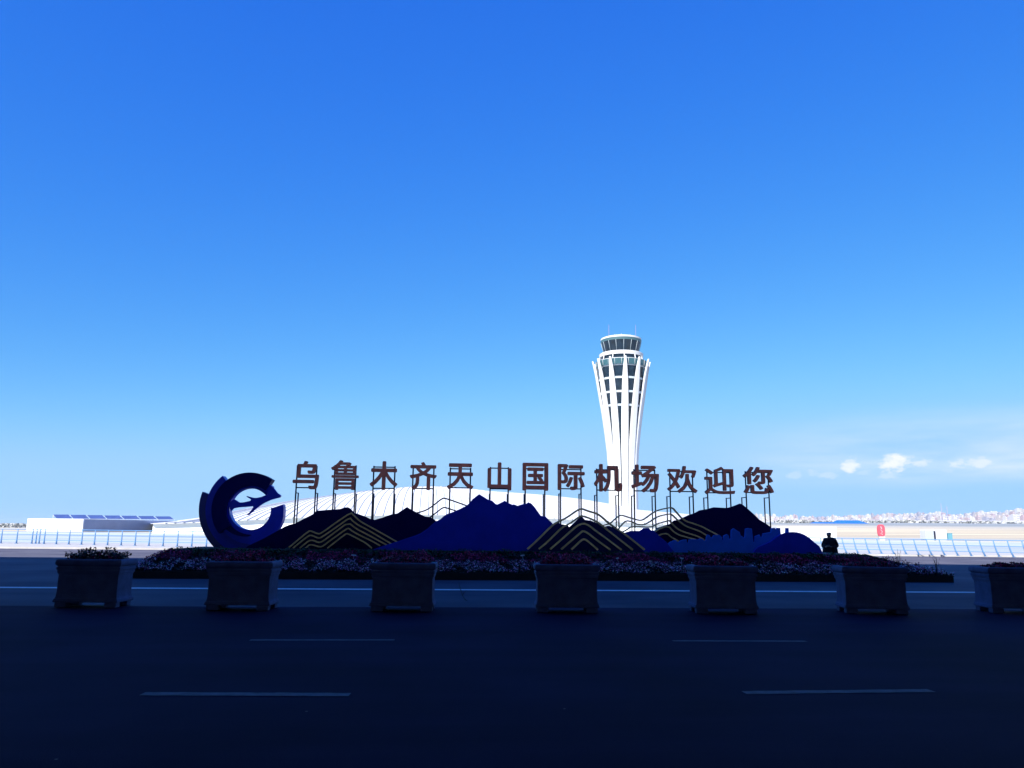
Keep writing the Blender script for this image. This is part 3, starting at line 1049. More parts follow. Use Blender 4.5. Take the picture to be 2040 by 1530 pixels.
for (ch, xa, xb, ya, yb, lab) in LET:
    cu = bpy.data.curves.new('glyph', 'FONT')
    cu.body = ch
    cu.size = 1.0
    cu.extrude = 0.06
    cu.resolution_u = 3
    tmp = bpy.data.objects.new('glyph_tmp', cu)
    C.objects.link(tmp)
    dg = bpy.context.evaluated_depsgraph_get()
    me = bpy.data.meshes.new_from_object(tmp.evaluated_get(dg))
    bpy.data.objects.remove(tmp)
    A = on_sign(xa, yb, GO)
    B = on_sign(xb, ya + (xb - xa) * 0.0, GO)
    co = np.array([v_.co[:] for v_ in me.vertices])
    mn, mxx = co.min(0), co.max(0)
    w3 = (B - A).dot(U)
    h3 = on_sign((xa + xb) / 2, ya, GO).z - on_sign((xa + xb) / 2, yb, GO).z
    zb = on_sign((xa + xb) / 2, yb, GO).z
    root = empty('sign_character', (0, 0, ZP))
    base = A + U * (w3 / 2)
    root.location = (base.x, base.y, ZP)
    root.rotation_euler = (0, 0, YAW)
    tag(root, 'red-brown character ' + ch + ' on thin dark posts, ' + lab, 'sign character', 'characters of the welcome sign')
    for v_ in me.vertices:
        x, y, z = v_.co
        v_.co = ((x - mn[0]) / (mxx[0] - mn[0]) * w3 - w3 / 2, .06 - z, (y - mn[1]) / (mxx[1] - mn[1]) * h3 + zb - ZP)
    # heavy strokes: the outline is laid over itself, shifted a little each way
    bm = bmesh.new()
    e_ = .017 if ch in '鲁您迎欢' else .026
    for i, (sx, sz) in enumerate(((0, 0), (1, 0), (-1, 0), (0, 1), (0, -1), (.7, .7), (-.7, .7), (.7, -.7), (-.7, -.7))):
        n0 = len(bm.verts)
        bm.from_mesh(me)
        bm.verts.ensure_lookup_table()
        for v_ in bm.verts[n0:]:
            v_.co.x = v_.co.x * (1 - 2 * e_ / w3) + sx * e_
            v_.co.z = (v_.co.z - (zb - ZP + h3 / 2)) * (1 - 2 * e_ / h3) + (zb - ZP + h3 / 2) + sz * e_
            v_.co.y = (v_.co.y - .06) * (1 - i * .006) + .06
    for f in bm.faces:
        f.normal_update()
        f.material_index = 0 if f.normal.y < -.7 else 1
    bm.to_mesh(me)
    bm.free()
    g = link('glyph', me, [GLYPH, GLYPH_S], root)
    # posts: two in front carrying the glyph, two stays behind
    zt = zb - ZP + h3 * .84
    zl = zb - ZP + h3 * .06
    xp = w3 * .38
    for s in (-1, 1):
        bm = bmesh.new()
        tube(bm, [(s * xp, .16, -.005), (s * xp, .16, zt)], .027, 8)
        obj('post', bm, POST, root)
        bm = bmesh.new()
        tube(bm, [(s * xp, .62, -.005), (s * xp, .62, zb - ZP - .10)], .024, 8)
        tube(bm, [(s * xp, .60, zb - ZP - .12), (s * xp, .18, zb - ZP - .12)], .018, 6)
        obj('stay', bm, POST, root)
    for z in (zt - .04, zl):
        bm = bmesh.new()
        tube(bm, [(-xp, .16, z), (xp, .16, z)], .022, 8)
        obj('crossbar', bm, POST, root)

# ------------------------------------------------------------------ control tower
D = 420.0
tc_ = at_depth(1243, 1050, D)
TC = (tc_.x, D)
WHITE = mat('tower_white', (.56, .57, .57), rough=.55, var=.05, scale=.3)
BAND = mat('floor_band_shaded', (.40, .46, .50), rough=.5)  # pale bands, their shade between the ribs put into the colour
TEAL = mat('tower_teal_glass', (.03, .085, .10), rough=.2, spec=.6, var=.2, scale=.25)
DGL = mat('tower_dark_glass', (.008, .018, .030), rough=.08, spec=.3, var=.4, scale=.3)
PX = D / F


def ZT(py, r=0):
    """height on the tower axis (or on its near side, r metres closer) seen at photo row py"""
    return at_depth(1241, py, D - r).z


tower = empty('control_tower', (TC[0], D, 0))
tag(tower, 'tall white flared control tower with curved ribs and dark glass cab', 'tower')
prof_half = [(1075, 29), (1010, 28.5), (960, 28.5), (925, 30), (900, 31.5), (870, 35), (850, 37.5), (825, 41), (800, 45.2), (775, 49.3), (750, 53.3), (730, 57.6), (721, 60)]
prof = [(hp * PX, ZT(y)) for y, hp in prof_half]
prof[0] = (prof[0][0], 0.0)


def rad(z):
    for (r0, z0), (r1, z1_) in zip(prof, prof[1:]):
        if z0 <= z <= z1_:
            return r0 + (r1 - r0) * (z - z0) / (z1_ - z0)
    return prof[-1][0]


ztop = prof[-1][1]


def lerp_tab(tab, x):
    for (a, ya), (b, yb) in zip(tab, tab[1:]):
        if a <= x <= b:
            return ya + (yb - ya) * (x - a) / (b - a)
    return tab[-1][1]


RIBW = [(-1, 3.8), (ZT(835), 3.8), (ZT(800), 3.6), (ZT(765), 3.1), (ZT(740), 2.2), (ztop, 1.05)]
for k in range(12):
    a = R(-90 + 30 * k)
    er, et = Vector((math.cos(a), math.sin(a), 0)), Vector((-math.sin(a), math.cos(a), 0))
    bm = bmesh.new()
    prev = None
    NZ = 40
    for i in range(NZ + 1):
        z = ztop * i / NZ
        f = i / NZ
        r_ = rad(z)
        wd = min(lerp_tab(RIBW, z), 2 * math.pi * r_ / 12 * .81)
        th = 1.0 if f < .8 else 1.0 - .3 * (f - .8) / .2
        ring = [bm.verts.new(Vector((TC[0], TC[1], z)) + er * rr_ + et * ww) for rr_, ww in
                ((r_ - th, -wd / 2), (r_ - .25, -wd / 2), (r_, -wd / 2 * .72), (r_, wd / 2 * .72), (r_ - .25, wd / 2), (r_ - th, wd / 2))]
        if prev:
            for q in range(6):
                bm.faces.new((prev[q], prev[(q + 1) % 6], ring[(q + 1) % 6], ring[q]))
        else:
            bm.faces.new(ring[::-1])
        prev = ring
    bm.faces.new(prev)
    part(tower, bm, 'rib', WHITE)
zs = [0, ZT(960), ZT(900), ZT(850), ZT(800), ZT(765), ZT(750), ZT(738), ZT(724, 14) + .01]


def core_in(z):
    return 1.25 + 1.5 * min(1, max(0, (z - ZT(770)) / (ztop - ZT(770))))


bm = bmesh.new()
lathe(bm, [(rad(z) - core_in(z), z) for z in zs], 48, TC)
part(tower, bm, 'glass_core', DGL)
for j, py in enumerate((725, 750.5, 778, 804.5)):
    z0 = ZT(py, 13)
    bm = bmesh.new()
    r_ = rad(z0) - core_in(z0) + .1
    lathe(bm, [(r_ - .5, z0 - .55), (r_ + .05, z0 - .55), (r_ + .15, z0 + .55), (r_ - .4, z0 + .55)], 48, TC)
    part(tower, bm, 'floor_band', BAND)
# teal glass belt under the gallery and its mullions
zb0, zb1 = ZT(724, 14), ZT(712.5, 14)
bm = bmesh.new()
lathe(bm, [(12.2, zb0), (14.1, zb0 + .02), (14.4, zb1), (12.0, zb1)], 48, TC)
belt = part(tower, bm, 'glass_belt', TEAL)
for k in range(24):
    a = 2 * math.pi * (k + .5) / 24
    p0 = Vector((TC[0] + 14.15 * math.cos(a), TC[1] + 14.15 * math.sin(a), zb0))
    p1_ = Vector((TC[0] + 14.45 * math.cos(a), TC[1] + 14.45 * math.sin(a), zb1))
    bm = bmesh.new()
    tube(bm, [p0, p1_], .09, 4)
    part(tower, bm, 'mullion', WHITE)
bm = bmesh.new()
lathe(bm, [(11.5, zb1), (13.6, zb1 + .02), (13.6, zb1 + .45), (11.5, zb1 + .45)], 48, TC)
part(tower, bm, 'sill_ring', WHITE)
zg0, zg1 = ZT(703.8, 12), ZT(696.5, 12)
bm = bmesh.new()
lathe(bm, [(11.0, zb1 + .45), (11.4, zb1 + .46), (11.4, zg0), (11.0, zg0)], 48, TC)
part(tower, bm, 'dark_storey', DGL)
for k in range(12):
    a = R(-90 + 30 * k)
    bm = bmesh.new()
    p0 = Vector((TC[0] + 13.3 * math.cos(a), TC[1] + 13.3 * math.sin(a), ZT(728, 14)))
    p1_ = Vector((TC[0] + 11.9 * math.cos(a), TC[1] + 11.9 * math.sin(a), zg0 + .3))
    tube(bm, [p0, p1_], .30, 6)
    part(tower, bm, 'strut', WHITE)
bm = bmesh.new()
lathe(bm, [(10.0, zg0), (12.1, zg0 + .02), (12.3, zg1 - .3), (11.9, zg1), (9.5, zg1)], 64, TC)
part(tower, bm, 'gallery', WHITE, smooth=False)
zc0, zc1 = zg1, ZT(675.2, 11)
zc2 = ZT(670, 11)
bm = bmesh.new()
lathe(bm, [(9.3, zc0), (9.6, zc0 + .5), (11.2, zc1), (10.8, zc1)], 48, TC)
cab = part(tower, bm, 'cab_glass', DGL)
for k in range(16):
    a = R(-90 + 22.5 * k)
    p0 = Vector((TC[0] + 9.68 * math.cos(a), TC[1] + 9.68 * math.sin(a), zc0))
    p1_ = Vector((TC[0] + 11.28 * math.cos(a), TC[1] + 11.28 * math.sin(a), zc1))
    bm = bmesh.new()
    tube(bm, [p0, p1_], .11, 4)
    part(tower, bm, 'mullion', mat('mullion_grey', (.35, .42, .46), rough=.5))
bm = bmesh.new()
lathe(bm, [(10.7, zc1), (11.25, zc1 + .02), (11.45, zc2 - .1), (10.9, zc2)], 48, TC)
part(tower, bm, 'cab_blind', mat('blind_teal', (.05, .11, .125), rough=.4))
zr = ZT(665.5, 11)
bm = bmesh.new()
lathe(bm, [(10.5, zc2), (11.3, zc2 + .02), (11.35, zc2 + .9), (10.9, zr - .2), (4, zr + .3)], 64, TC)
part(tower, bm, 'cab_roof', WHITE)
RW = mat('mast_red', (.50, .24, .30), rough=.5)
for px in (1213, 1266.5):
    q = at_depth(px, 667, D)
    bm = bmesh.new()
    q2 = at_depth(px, 644, D)
    tube(bm, [(q.x, D, zr - .2), (q.x, D, q2.z - .8)], [.08, .04], 6)
    part(tower, bm, 'antenna', RW)
bm = bmesh.new()
rr = random.Random(4)
for k in range(11):
    x = TC[0] + rr.uniform(-6, 6)
    y = D + rr.uniform(-5, 5)
    tube(bm, [(x, y, zr), (x, y, zr + rr.uniform(1.0, 2.4))], .07, 5)
part(tower, bm, 'whip_aerials', WHITE)

# ------------------------------------------------------------------ white terminal roof behind the sign
ROOF = mat('roof_white', (.72, .72, .71), rough=.5, var=.06, scale=.05)
SEAM = mat('roof_seam', (.50, .50, .52), rough=.6)
crest = [(300, 1043), (348, 1038.5), (397, 1032.4), (480, 1017), (567, 1002.5), (604, 997), (661, 990), (718, 982.6), (775, 977), (818, 973.5), (860, 972.5), (900, 974), (935, 977.5), (974, 982.6), (1042, 987), (1096, 991), (1159, 998),
         (1230, 1009.7), (1275, 1018), (1372, 1026), (1440, 1034), (1500, 1042)]


def lerp_tab(tab, x):
    for (a, ya), (b, yb) in zip(tab, tab[1:]):
        if a <= x <= b:
            return ya + (yb - ya) * (x - a) / (b - a)
    return tab[-1][1]


hall = empty('terminal_hall', (at_depth(900, 1060, 290).x, 290, 0))
tag(hall, 'vast low airport hall with a white curved roof behind the sign', 'building')
NU, NV = 96, 14
EAVE_D, RIDGE_D = 170.0, 330.0


def roof_pt(px, vv):
    """vv 0 at the eave, 1 at the crest"""
    top = at_depth(px, lerp_tab(crest, px), RIDGE_D)
    ev = at_depth(px, 1052 + (px - 1020) * .0108, EAVE_D)
    ev.z = 1.6 + min(4.5, top.z * .16)
    q = ev.lerp(top, vv)
    q.z = ev.z + (top.z - ev.z) * (1 - (1 - vv) ** 1.7)
    return q


bm = bmesh.new()
g = [[bm.verts.new(roof_pt(300 + 1200 * i / NU, j / NV)) for j in range(NV + 1)] for i in range(NU + 1)]
for i in range(NU + 1):
    t_ = g[i][-1].co
    g[i].append(bm.verts.new((t_.x * 1.12, 400, t_.z * .86)))
    g[i].append(bm.verts.new((t_.x * 1.2, 470, 2)))
for i in range(NU):
    for j in range(NV + 2):
        bm.faces.new((g[i][j], g[i + 1][j], g[i + 1][j + 1], g[i][j + 1]))
part(hall, bm, 'roof', ROOF, smooth=True)
bm = bmesh.new()
for i in range(0, 61):
    # seams fan out from a point on the crest
    x0 = 330 + i * 18
    x1 = x0 + (858 - x0) * .45
    prev = None
    for j in range(0, NV * 2 + 1):
        vv = j / (NV * 2) * .985
        q = roof_pt(max(302, min(1498, x0 + (x1 - x0) * vv)), vv)
        ring = [bm.verts.new(q + Vector((-.10, 0, -.05))), bm.verts.new(q + Vector((-.08, 0, .17))), bm.verts.new(q + Vector((.08, 0, .17))), bm.verts.new(q + Vector((.10, 0, -.05)))]
        if prev:
            for k in range(3):
                bm.faces.new((prev[k], prev[k + 1], ring[k + 1], ring[k]))
        prev = ring
part(hall, bm, 'roof_seams', SEAM)
bm = bmesh.new()
prev = None
for i in range(25):
    px = 800 + 165 * i / 24
    f_ = math.sin(math.pi * i / 24) ** .5
    a, b = roof_pt(px, .96 - .20 * f_), roof_pt(px, .985)
    ring = [bm.verts.new(a + Vector((0, 0, .12))), bm.verts.new(b + Vector((0, 0, .25)))]
    if prev:
        bm.faces.new((prev[0], ring[0], ring[1], prev[1]))
    prev = ring
part(hall, bm, 'skylight', mat('skylight_grey', (.33, .35, .40), rough=.4))
bm = bmesh.new()
w0 = [roof_pt(300 + 1200 * i / 48, 0) for i in range(49)]
for a, b in zip(w0, w0[1:]):
    q = [bm.verts.new((a.x, a.y + 1.2, 0)), bm.verts.new((b.x, b.y + 1.2, 0)), bm.verts.new((b.x, b.y + 1.2, b.z + .1)), bm.verts.new((a.x, a.y + 1.2, a.z + .1))]
    bm.faces.new(q)
part(hall, bm, 'front_wall', mat('hall_wall', (.78, .78, .78), rough=.6, var=.1, scale=.2))

# ------------------------------------------------------------------ left: white annex with solar panels, railings
root = empty('annex_building', at_depth(166, 1055, 200).xy.to_3d())
tag(root, 'white windowless box building with shaded side wall and rooftop solar panels, far left', 'building')
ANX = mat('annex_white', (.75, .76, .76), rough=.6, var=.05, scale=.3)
ANS = mat('annex_shade_joint', (.22, .28, .44), rough=.6, var=.1, scale=.3)  # blue-grey for the wall joint, and for shade painted onto the side wall
pa, pb = at_depth(55, 1035, 203), at_depth(166, 1034, 200)
e1 = pb + Vector((.34, .94, 0)) * 41
e0 = pa + Vector((.34, .94, 0)) * 41
zt = pb.z
bm = bmesh.new()
q = [Vector((v_.x, v_.y, 0)) for v_ in (pa, pb, e1, e0)]
prism(bm, q, Vector((0, 0, zt)))
part(root, bm, 'wall', ANX)
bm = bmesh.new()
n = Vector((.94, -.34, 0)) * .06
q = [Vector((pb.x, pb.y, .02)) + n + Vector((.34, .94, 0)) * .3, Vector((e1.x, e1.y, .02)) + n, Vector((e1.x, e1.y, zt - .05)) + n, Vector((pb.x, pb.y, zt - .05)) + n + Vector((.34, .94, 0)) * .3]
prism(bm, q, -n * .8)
part(root, bm, 'side_shade_sheet', ANS)  # thin sheet that carries the side wall's shade as colour
bm = bmesh.new()
q = pa.lerp(pb, .27)
d_ = (pb - pa).normalized()
nn = Vector((d_.y, -d_.x, 0))
prism(bm, [q + nn * .03 + Vector((0, 0, -q.z + .05)), q + d_ * .12 + nn * .03 + Vector((0, 0, -q.z + .05)), q + d_ * .12 + nn * .03, q + nn * .03], nn * -.05)
part(root, bm, 'wall_joint', ANS)
SOL = mat('solar_cell', (.05, .075, .20), rough=.25, spec=.5, var=.2, scale=.6)
FRM = mat('solar_frame', (.6, .6, .62), rough=.4)
nsol = 7
pxs = [(106 + (342 - 106) * i / nsol) for i in range(nsol + 1)]
for i in range(nsol):
    d0 = 208 + 5 * i
    a = at_depth(pxs[i] + 7, 1033.2 + .25 * i, d0)
    b = at_depth(pxs[i + 1] + 4.5, 1033.2 + .25 * i, d0)
    c1 = at_depth(pxs[i + 1] - 3.5, 1025 + .6 * i, d0 + 2.5)
    c0_ = at_depth(pxs[i], 1025 + .6 * i, d0 + 2.5)
    bm = bmesh.new()
    prism(bm, [a, b, c1, c0_], Vector((0, .10, -.08)), 0, 1)
    for s_ in (a, b):
        tube(bm, [s_ + Vector((0, .3, 0)), Vector((s_.x, s_.y + .3, zt - .3))], .06, 5, 1)
    for s_ in (c0_, c1):
        tube(bm, [s_ + Vector((0, .1, -.1)), Vector((s_.x, s_.y + .1, zt - .3))], .06, 5, 1)
    part(root, bm, 'solar_panel', [SOL, FRM])

RAIL = mat('rail_blue', (.10, .22, .42), rough=.4, spec=.5)


def railing(pts, npost, label, lean=0.0, hgt=1.12, dbl=()):
    """pts: ground points along the run"""
    root = empty('railing', pts[0])
    tag(root, label, 'railing', 'blue railings at the far pavement edge')
    L = [0]
    for a, b in zip(pts, pts[1:]):
        L.append(L[-1] + (b - a).length)

    def along(s):
        for i in range(len(pts) - 1):
            if s <= L[i + 1] + 1e-6:
                return pts[i].lerp(pts[i + 1], (s - L[i]) / (L[i + 1] - L[i]))
        return pts[-1]
    d = (pts[-1] - pts[0]).normalized()
    for k, z in enumerate((hgt, hgt * .64, hgt * .27)):
        bm = bmesh.new()
        N_ = 24
        tube(bm, [along(L[-1] * i / N_) + Vector((0, 0, z)) - d * lean * (z / hgt) for i in range(N_ + 1)], .035 if k == 0 else .026, 6)
        part(root, bm, 'rail', RAIL)
    ss = [L[-1] * i / (npost - 1) for i in range(npost)] + [L[-1] * f for f in dbl]
    for s in ss:
        q = along(s)
        bm = bmesh.new()
        tube(bm, [q + Vector((0, 0, 0)), q + Vector((0, 0, hgt * .3)) - d * lean * .45, q + Vector((0, 0, hgt * .7)) - d * lean * .8, q + Vector((0, 0, hgt)) - d * lean], [.06, .05, .04, .035], 6)
        box(bm, q.x - .10, q.x + .10, q.y - .08, q.y + .08, q.z, q.z + .025)
        part(root, bm, 'post', RAIL)


zk = .132
railing([on_ground(-60, 1081.8, zk), on_ground(62, 1083.2, zk), on_ground(200, 1086, zk), on_ground(440, 1090.5, zk)], 19,
        'blue three-rail railing behind the leftmost planter, ending at the ring emblem', 0.0, 1.08, (.24, .255))
railing([on_ground(1560, 1098, zk), on_ground(1690, 1101.5, zk), on_ground(1850, 1105.5, zk), on_ground(2140, 1113, zk)], 24,
        'blue three-rail railing with leaning posts, right of the standing person', 0.28, 1.08)

# ------------------------------------------------------------------ right: things on the far ground


def gz(x, y):
    return terrain(x, y) + .0


def simple_house(name, px0, px1, py_top, d, label, cat, wall, roofm=None, roof_py=None, depth=14, group=None, gable=False):
    a, b = at_depth(px0, py_top, d), at_depth(px1, py_top, d)
    root = empty(name, ((a.x + b.x) / 2, d, gz((a.x + b.x) / 2, d)))
    tag(root, label, cat, group)
    zlo = gz((a.x + b.x) / 2, d) - 1.0
    ztp = (a.z + b.z) / 2
    zw = at_depth((px0 + px1) / 2, roof_py, d).z if roof_py else ztp
    bm = bmesh.new()
    box(bm, a.x, b.x, d, d + depth, zlo, zw)
    if not roofm:
        box(bm, a.x - .1, b.x + .1, d - .1, d + depth + .1, zw - .28, zw + .02)
    part(root, bm, 'wall', wall)
    if roofm:
        bm = bmesh.new()
        ov = .6
        ym = d + depth / 2
        q = [Vector((a.x - ov, d - ov, zw)), Vector((a.x - ov, d + depth + ov, zw)), Vector((a.x - ov + (1 if not gable else 0), ym, ztp))]
        bm2 = [bm.verts.new(v_) for v_ in ((a.x - ov, d - ov, zw), (b.x + ov, d - ov, zw), (b.x + ov, d + depth + ov, zw), (a.x - ov, d + depth + ov, zw),
                                            (a.x + 1, ym, ztp), (b.x - 1, ym, ztp))]
        for f_ in ((0, 1, 5, 4), (2, 3, 4, 5), (1, 2, 5), (3, 0, 4), (3, 2, 1, 0)):
            bm.faces.new([bm2[i] for i in f_])
        part(root, bm, 'roof', roofm)
    return root


BROOF = mat('shed_roof_blue', (.02, .14, .50), rough=.45, var=.15, scale=.1)
SHW = mat('shed_wall', (.76, .74, .70), rough=.7, var=.1, scale=.2)
SHW2 = mat('shed_wall_white', (.60, .60, .60), rough=.7, var=.05, scale=.2)
simple_house('shed', 1634, 1684, 1039.5, 560, 'long low shed with blue roof, left and lower of the two sheds', 'shed', SHW, BROOF, 1044, 26, 'blue roofed sheds')
simple_house('shed', 1681, 1731, 1036, 600, 'taller shed with blue roof, right of the two sheds', 'shed', SHW2, BROOF, 1044.2, 30, 'blue roofed sheds')
simple_house('white_building', 1548, 1665, 1049.5, 178, 'long low white building directly behind the standing person', 'building', SHW2, depth=12)
# kiosk with a rounded left end and dark door
a, b = at_depth(1843, 1054, 196), at_depth(1885, 1054.5, 196)
root = empty('kiosk', ((a.x + b.x) / 2, 196, 0))
tag(root, 'white cabin with a narrow dark door standing behind the right railing', 'cabin')
bm = bmesh.new()
wdt = b.x - a.x
outl = []
zt = a.z
rc = .45
for (cx, cz, a0) in ((a.x + rc, zt - rc, 90), (a.x + rc, 0 + rc, 180)):
    for k in range(7):
        an = R(a0 + 90 * k / 6)
        outl.append(Vector((cx + rc * math.cos(an), 196, cz + rc * math.sin(an))))
for (cx, cz, a0) in ((b.x - rc, rc, 270), (b.x - rc, zt - rc, 0)):
    for k in range(7):
        an = R(a0 + 90 * k / 6)
        outl.append(Vector((cx + rc * math.cos(an), 196, cz + rc * math.sin(an))))
prism(bm, outl, Vector((0, 2.6, 0)))
part(root, bm, 'body', mat('cabin_white', (.50, .51, .54), rough=.6, var=.06, scale=.8))
bm = bmesh.new()
box(bm, a.x + .05, a.x + wdt * .38, 195.93, 195.99, .4, zt - .35)
part(root, bm, 'side_panel', mat('kiosk_grey', (.34, .38, .42), rough=.6))
bm = bmesh.new()
box(bm, a.x + wdt * .385, a.x + wdt * .47, 195.90, 195.97, .05, zt - .45)
part(root, bm, 'door', mat('kiosk_door', (.015, .015, .03), rough=.4))
a, b = at_depth(1888, 1063, 199), at_depth(1897, 1063, 199)
bm = bmesh.new()
box(bm, a.x, b.x, 199, 200.2, 0, a.z)
box(bm, a.x - .05, b.x + .05, 198.95, 200.25, a.z, a.z + .12)
tag(obj('utility_box', bm, mat('box_teal', (.10, .26, .32), rough=.5)), 'small teal cabinet right beside the white cabin', 'cabinet')
# red oval stone with pale strokes
g = at_depth(1757, 1068, 190)
zt_, zb_ = at_depth(1757, 1045, 190).z, at_depth(1757, 1069, 190).z
root = empty('red_stone', (g.x, 190, 0))
tag(root, 'red upright oval marker with pale strokes on a pale foot, beyond the right railing', 'marker')
bm = bmesh.new()
hw = 7 * 190 / F
hh = (zt_ - max(.35, zb_)) / 2
cz = zt_ - hh
outl = [Vector((g.x + hw * math.copysign(abs(math.cos(t_)) ** .6, math.cos(t_)), 190, cz + hh * math.copysign(abs(math.sin(t_)) ** .6, math.sin(t_)))) for t_ in [2 * math.pi * k / 32 for k in range(32)]]
prism(bm, outl, Vector((0, .5, 0)))
part(root, bm, 'stone', mat('marker_red', (.55, .06, .09), rough=.6, var=.15, scale=1))
bm = bmesh.new()
rr = random.Random(8)
for k in range(9):
    z = cz + hh * (.65 - .16 * k)
    x = g.x + rr.uniform(-.35, .25)
    tube(bm, [(x, 189.97, z), (x + rr.uniform(.1, .4), 189.97, z + rr.uniform(-.15, .15)), (x + rr.uniform(.0, .3), 189.97, z - rr.uniform(.1, .3))], .035, 4)
part(root, bm, 'strokes', TAGM)
bm = bmesh.new()
box(bm, g.x - hw * .8, g.x + hw * .8, 189.9, 190.6, 0, max(.36, cz - hh + .03))
part(root, bm, 'foot', kerb_m)
# white tunnels in the field
TUN = mat('tunnel_white', (.75, .75, .73), rough=.7)
for (p0, p1, py, d, lab) in ((1906, 1957, 1052.5, 470, 'long white plastic field tunnel right of the white cabin'), (1991, 2014, 1053.5, 470, 'short white plastic field tunnel near the right edge')):
    a, b = at_depth(p0, py, d), at_depth(p1, py, d)
    zb_ = gz(a.x, d) - .6
    bm = bmesh.new()
    sec = [Vector((0, -3 * math.cos(t_), max(0, (a.z - zb_)) * math.sin(t_))) for t_ in [math.pi * k / 10 for k in range(11)]]
    prism(bm, [Vector((a.x, d, zb_)) + v_ for v_ in sec], Vector((b.x - a.x, 0, 0)))
    tag(obj('field_tunnel', bm, TUN), lab, 'tunnel', 'white field tunnels')
# twin mast on the ridge
q = at_depth(1876, 1022, 1500)
q2 = at_depth(1876, 1002, 1500)
bm = bmesh.new()
gx = gz(q.x, 1500)
for dx in (0, 11):
    tube(bm, [(q.x + dx, 1500, gx - 1), (q.x + dx, 1500, q2.z - dx * .5)], [.7, .35], 5)
for k in range(5):
    z = gx + 3 + k * 4.5
    tube(bm, [(q.x, 1500, z), (q.x + 11, 1500, z + 2.5)], .16, 4)
tag(obj('mast', bm, mat('mast_grey', (.25, .22, .33), rough=.6)), 'thin twin mast on the far ridge above the white cabin', 'mast')

# far town along the ridge on the right
rr = random.Random(21)
TOWN = [mat('town_white', (.46, .45, .46), rough=.8, var=.06, scale=.05), mat('town_cream', (.40, .36, .34), rough=.8, var=.06, scale=.05),
        mat('town_rose', (.36, .28, .29), rough=.8, var=.06, scale=.05), mat('town_grey', (.26, .26, .31), rough=.8, var=.06, scale=.05)]
WINB = mat('town_window', (.16, .17, .21), rough=.4)
tops = [(1530, 1026), (1600, 1028), (1650, 1029), (1700, 1026), (1760, 1025), (1800, 1022), (1870, 1021), (1895, 1025), (1920, 1023), (1950, 1018), (1990, 1021), (2040, 1014), (2100, 1012)]
n_ = 0
for row, (d0, drop) in enumerate(((3100, 0), (2600, 5.5), (2100, 10.5))):
    px = 1500 + row * 3
    while px < 2085:
        wpx = rr.uniform(2.5, 8.0)
        d = d0 + rr.uniform(-150, 150)
        a, b = at_depth(px, 1040, d), at_depth(px + wpx, 1040, d)
        tp = lerp_tab(tops, max(1530, px)) + drop + rr.uniform(-2.0, 3.5)
        zt = at_depth(px, tp, d).z
        gzz = gz((a.x + b.x) / 2, d) - 3
        if zt > gzz + 6:
            bm = bmesh.new()
            dep = rr.uniform(12, 20)
            box(bm, a.x, b.x, d, d + dep, gzz, zt)
            box(bm, a.x + (b.x - a.x) * .3, a.x + (b.x - a.x) * .6, d + 3, d + dep - 3, zt, zt + rr.uniform(1.5, 4))
            nfl = max(1, int((zt - gzz) / 4.5))
            for k in range(nfl):
                z = zt - 2.5 - k * 4.5
                if z < gzz + 4:
                    break
                box(bm, a.x + .6, b.x - .6, d - .12, d + .3, z - 1.3, z, 1)
            o = obj('town_building', bm, [TOWN[rr.choice((0, 0, 0, 1, 1, 2, 3))], WINB])
            tag(o, 'tiny pale building of the hazy town strung along the right-hand ridge', 'building', 'far town on the ridge')
            n_ += 1
        px += wpx + rr.uniform(-.3, 1.6) * (1 + (rr.random() < .12) * 4)

# scrub on the far left horizon and a dark thicket line on the right
def scrub(name, label, spots, seed):
    rg = np.random.default_rng(seed)
    cs, ss = [], []
    for (px, d, r_, h_) in spots:
        q = at_depth(px, 1050, d)
        n_q = 60
        u_ = rg.normal(0, 1, (n_q, 3))
        u_ /= np.linalg.norm(u_, axis=1)[:, None]
        c = u_ * (rg.uniform(.3, 1, n_q) ** .4)[:, None] * np.array([r_, r_ * .6, h_ / 2]) + np.array([q.x, d, gz(q.x, d) + h_ / 2])
        cs.append(c)
        ss.append(rg.uniform(.25, .6, n_q) * r_ * .6)
    cs, ss = np.concatenate(cs), np.concatenate(ss)
    o = quads(name, cs, ss, 1.2, rg, [mat('scrub_green', (.27, .28, .27), rough=.8, var=.4, scale=.2), mat('scrub_dry', (.36, .36, .34), rough=.8, var=.3, scale=.2)], (rg.uniform(0, 1, len(cs)) < .5).astype(float), None, 'stuff', .8)
    tag(o, label, 'scrub', kind='stuff')


rr = random.Random(3)
scrub('far_scrub', 'thin line of far scrub on the left horizon beside the white box building', [(rr.uniform(-60, 57), rr.uniform(420, 700), rr.uniform(3, 7), rr.uniform(1.2, 2.6)) for k in range(60)], 2)
scrub('far_thicket', 'grey-green thicket line across the slope below the far town', [(rr.uniform(1530, 2090), rr.uniform(850, 1050), rr.uniform(8, 22), rr.uniform(1.0, 2.2)) for k in range(70)], 6)

# ------------------------------------------------------------------ person behind the plinth
pd_ = 30.6
foot = at_depth(1654, 1100, pd_)
root = empty('person', (foot.x, pd_, 0.006), R(-35))
tag(root, 'person in a dark coat standing behind the right end of the plinth, head bowed', 'person')
root.scale = (1.14, 1.05, .985)
COAT = mat('coat_dark', (.006, .006, .012), rough=.9, var=.3, scale=12)
TROU = mat('trousers_dark', (.008, .008, .012), rough=.9)
SKIN = mat('skin', (.42, .24, .17), rough=.55)
HAIR = mat('hair_black', (.006, .005, .006), rough=.5)


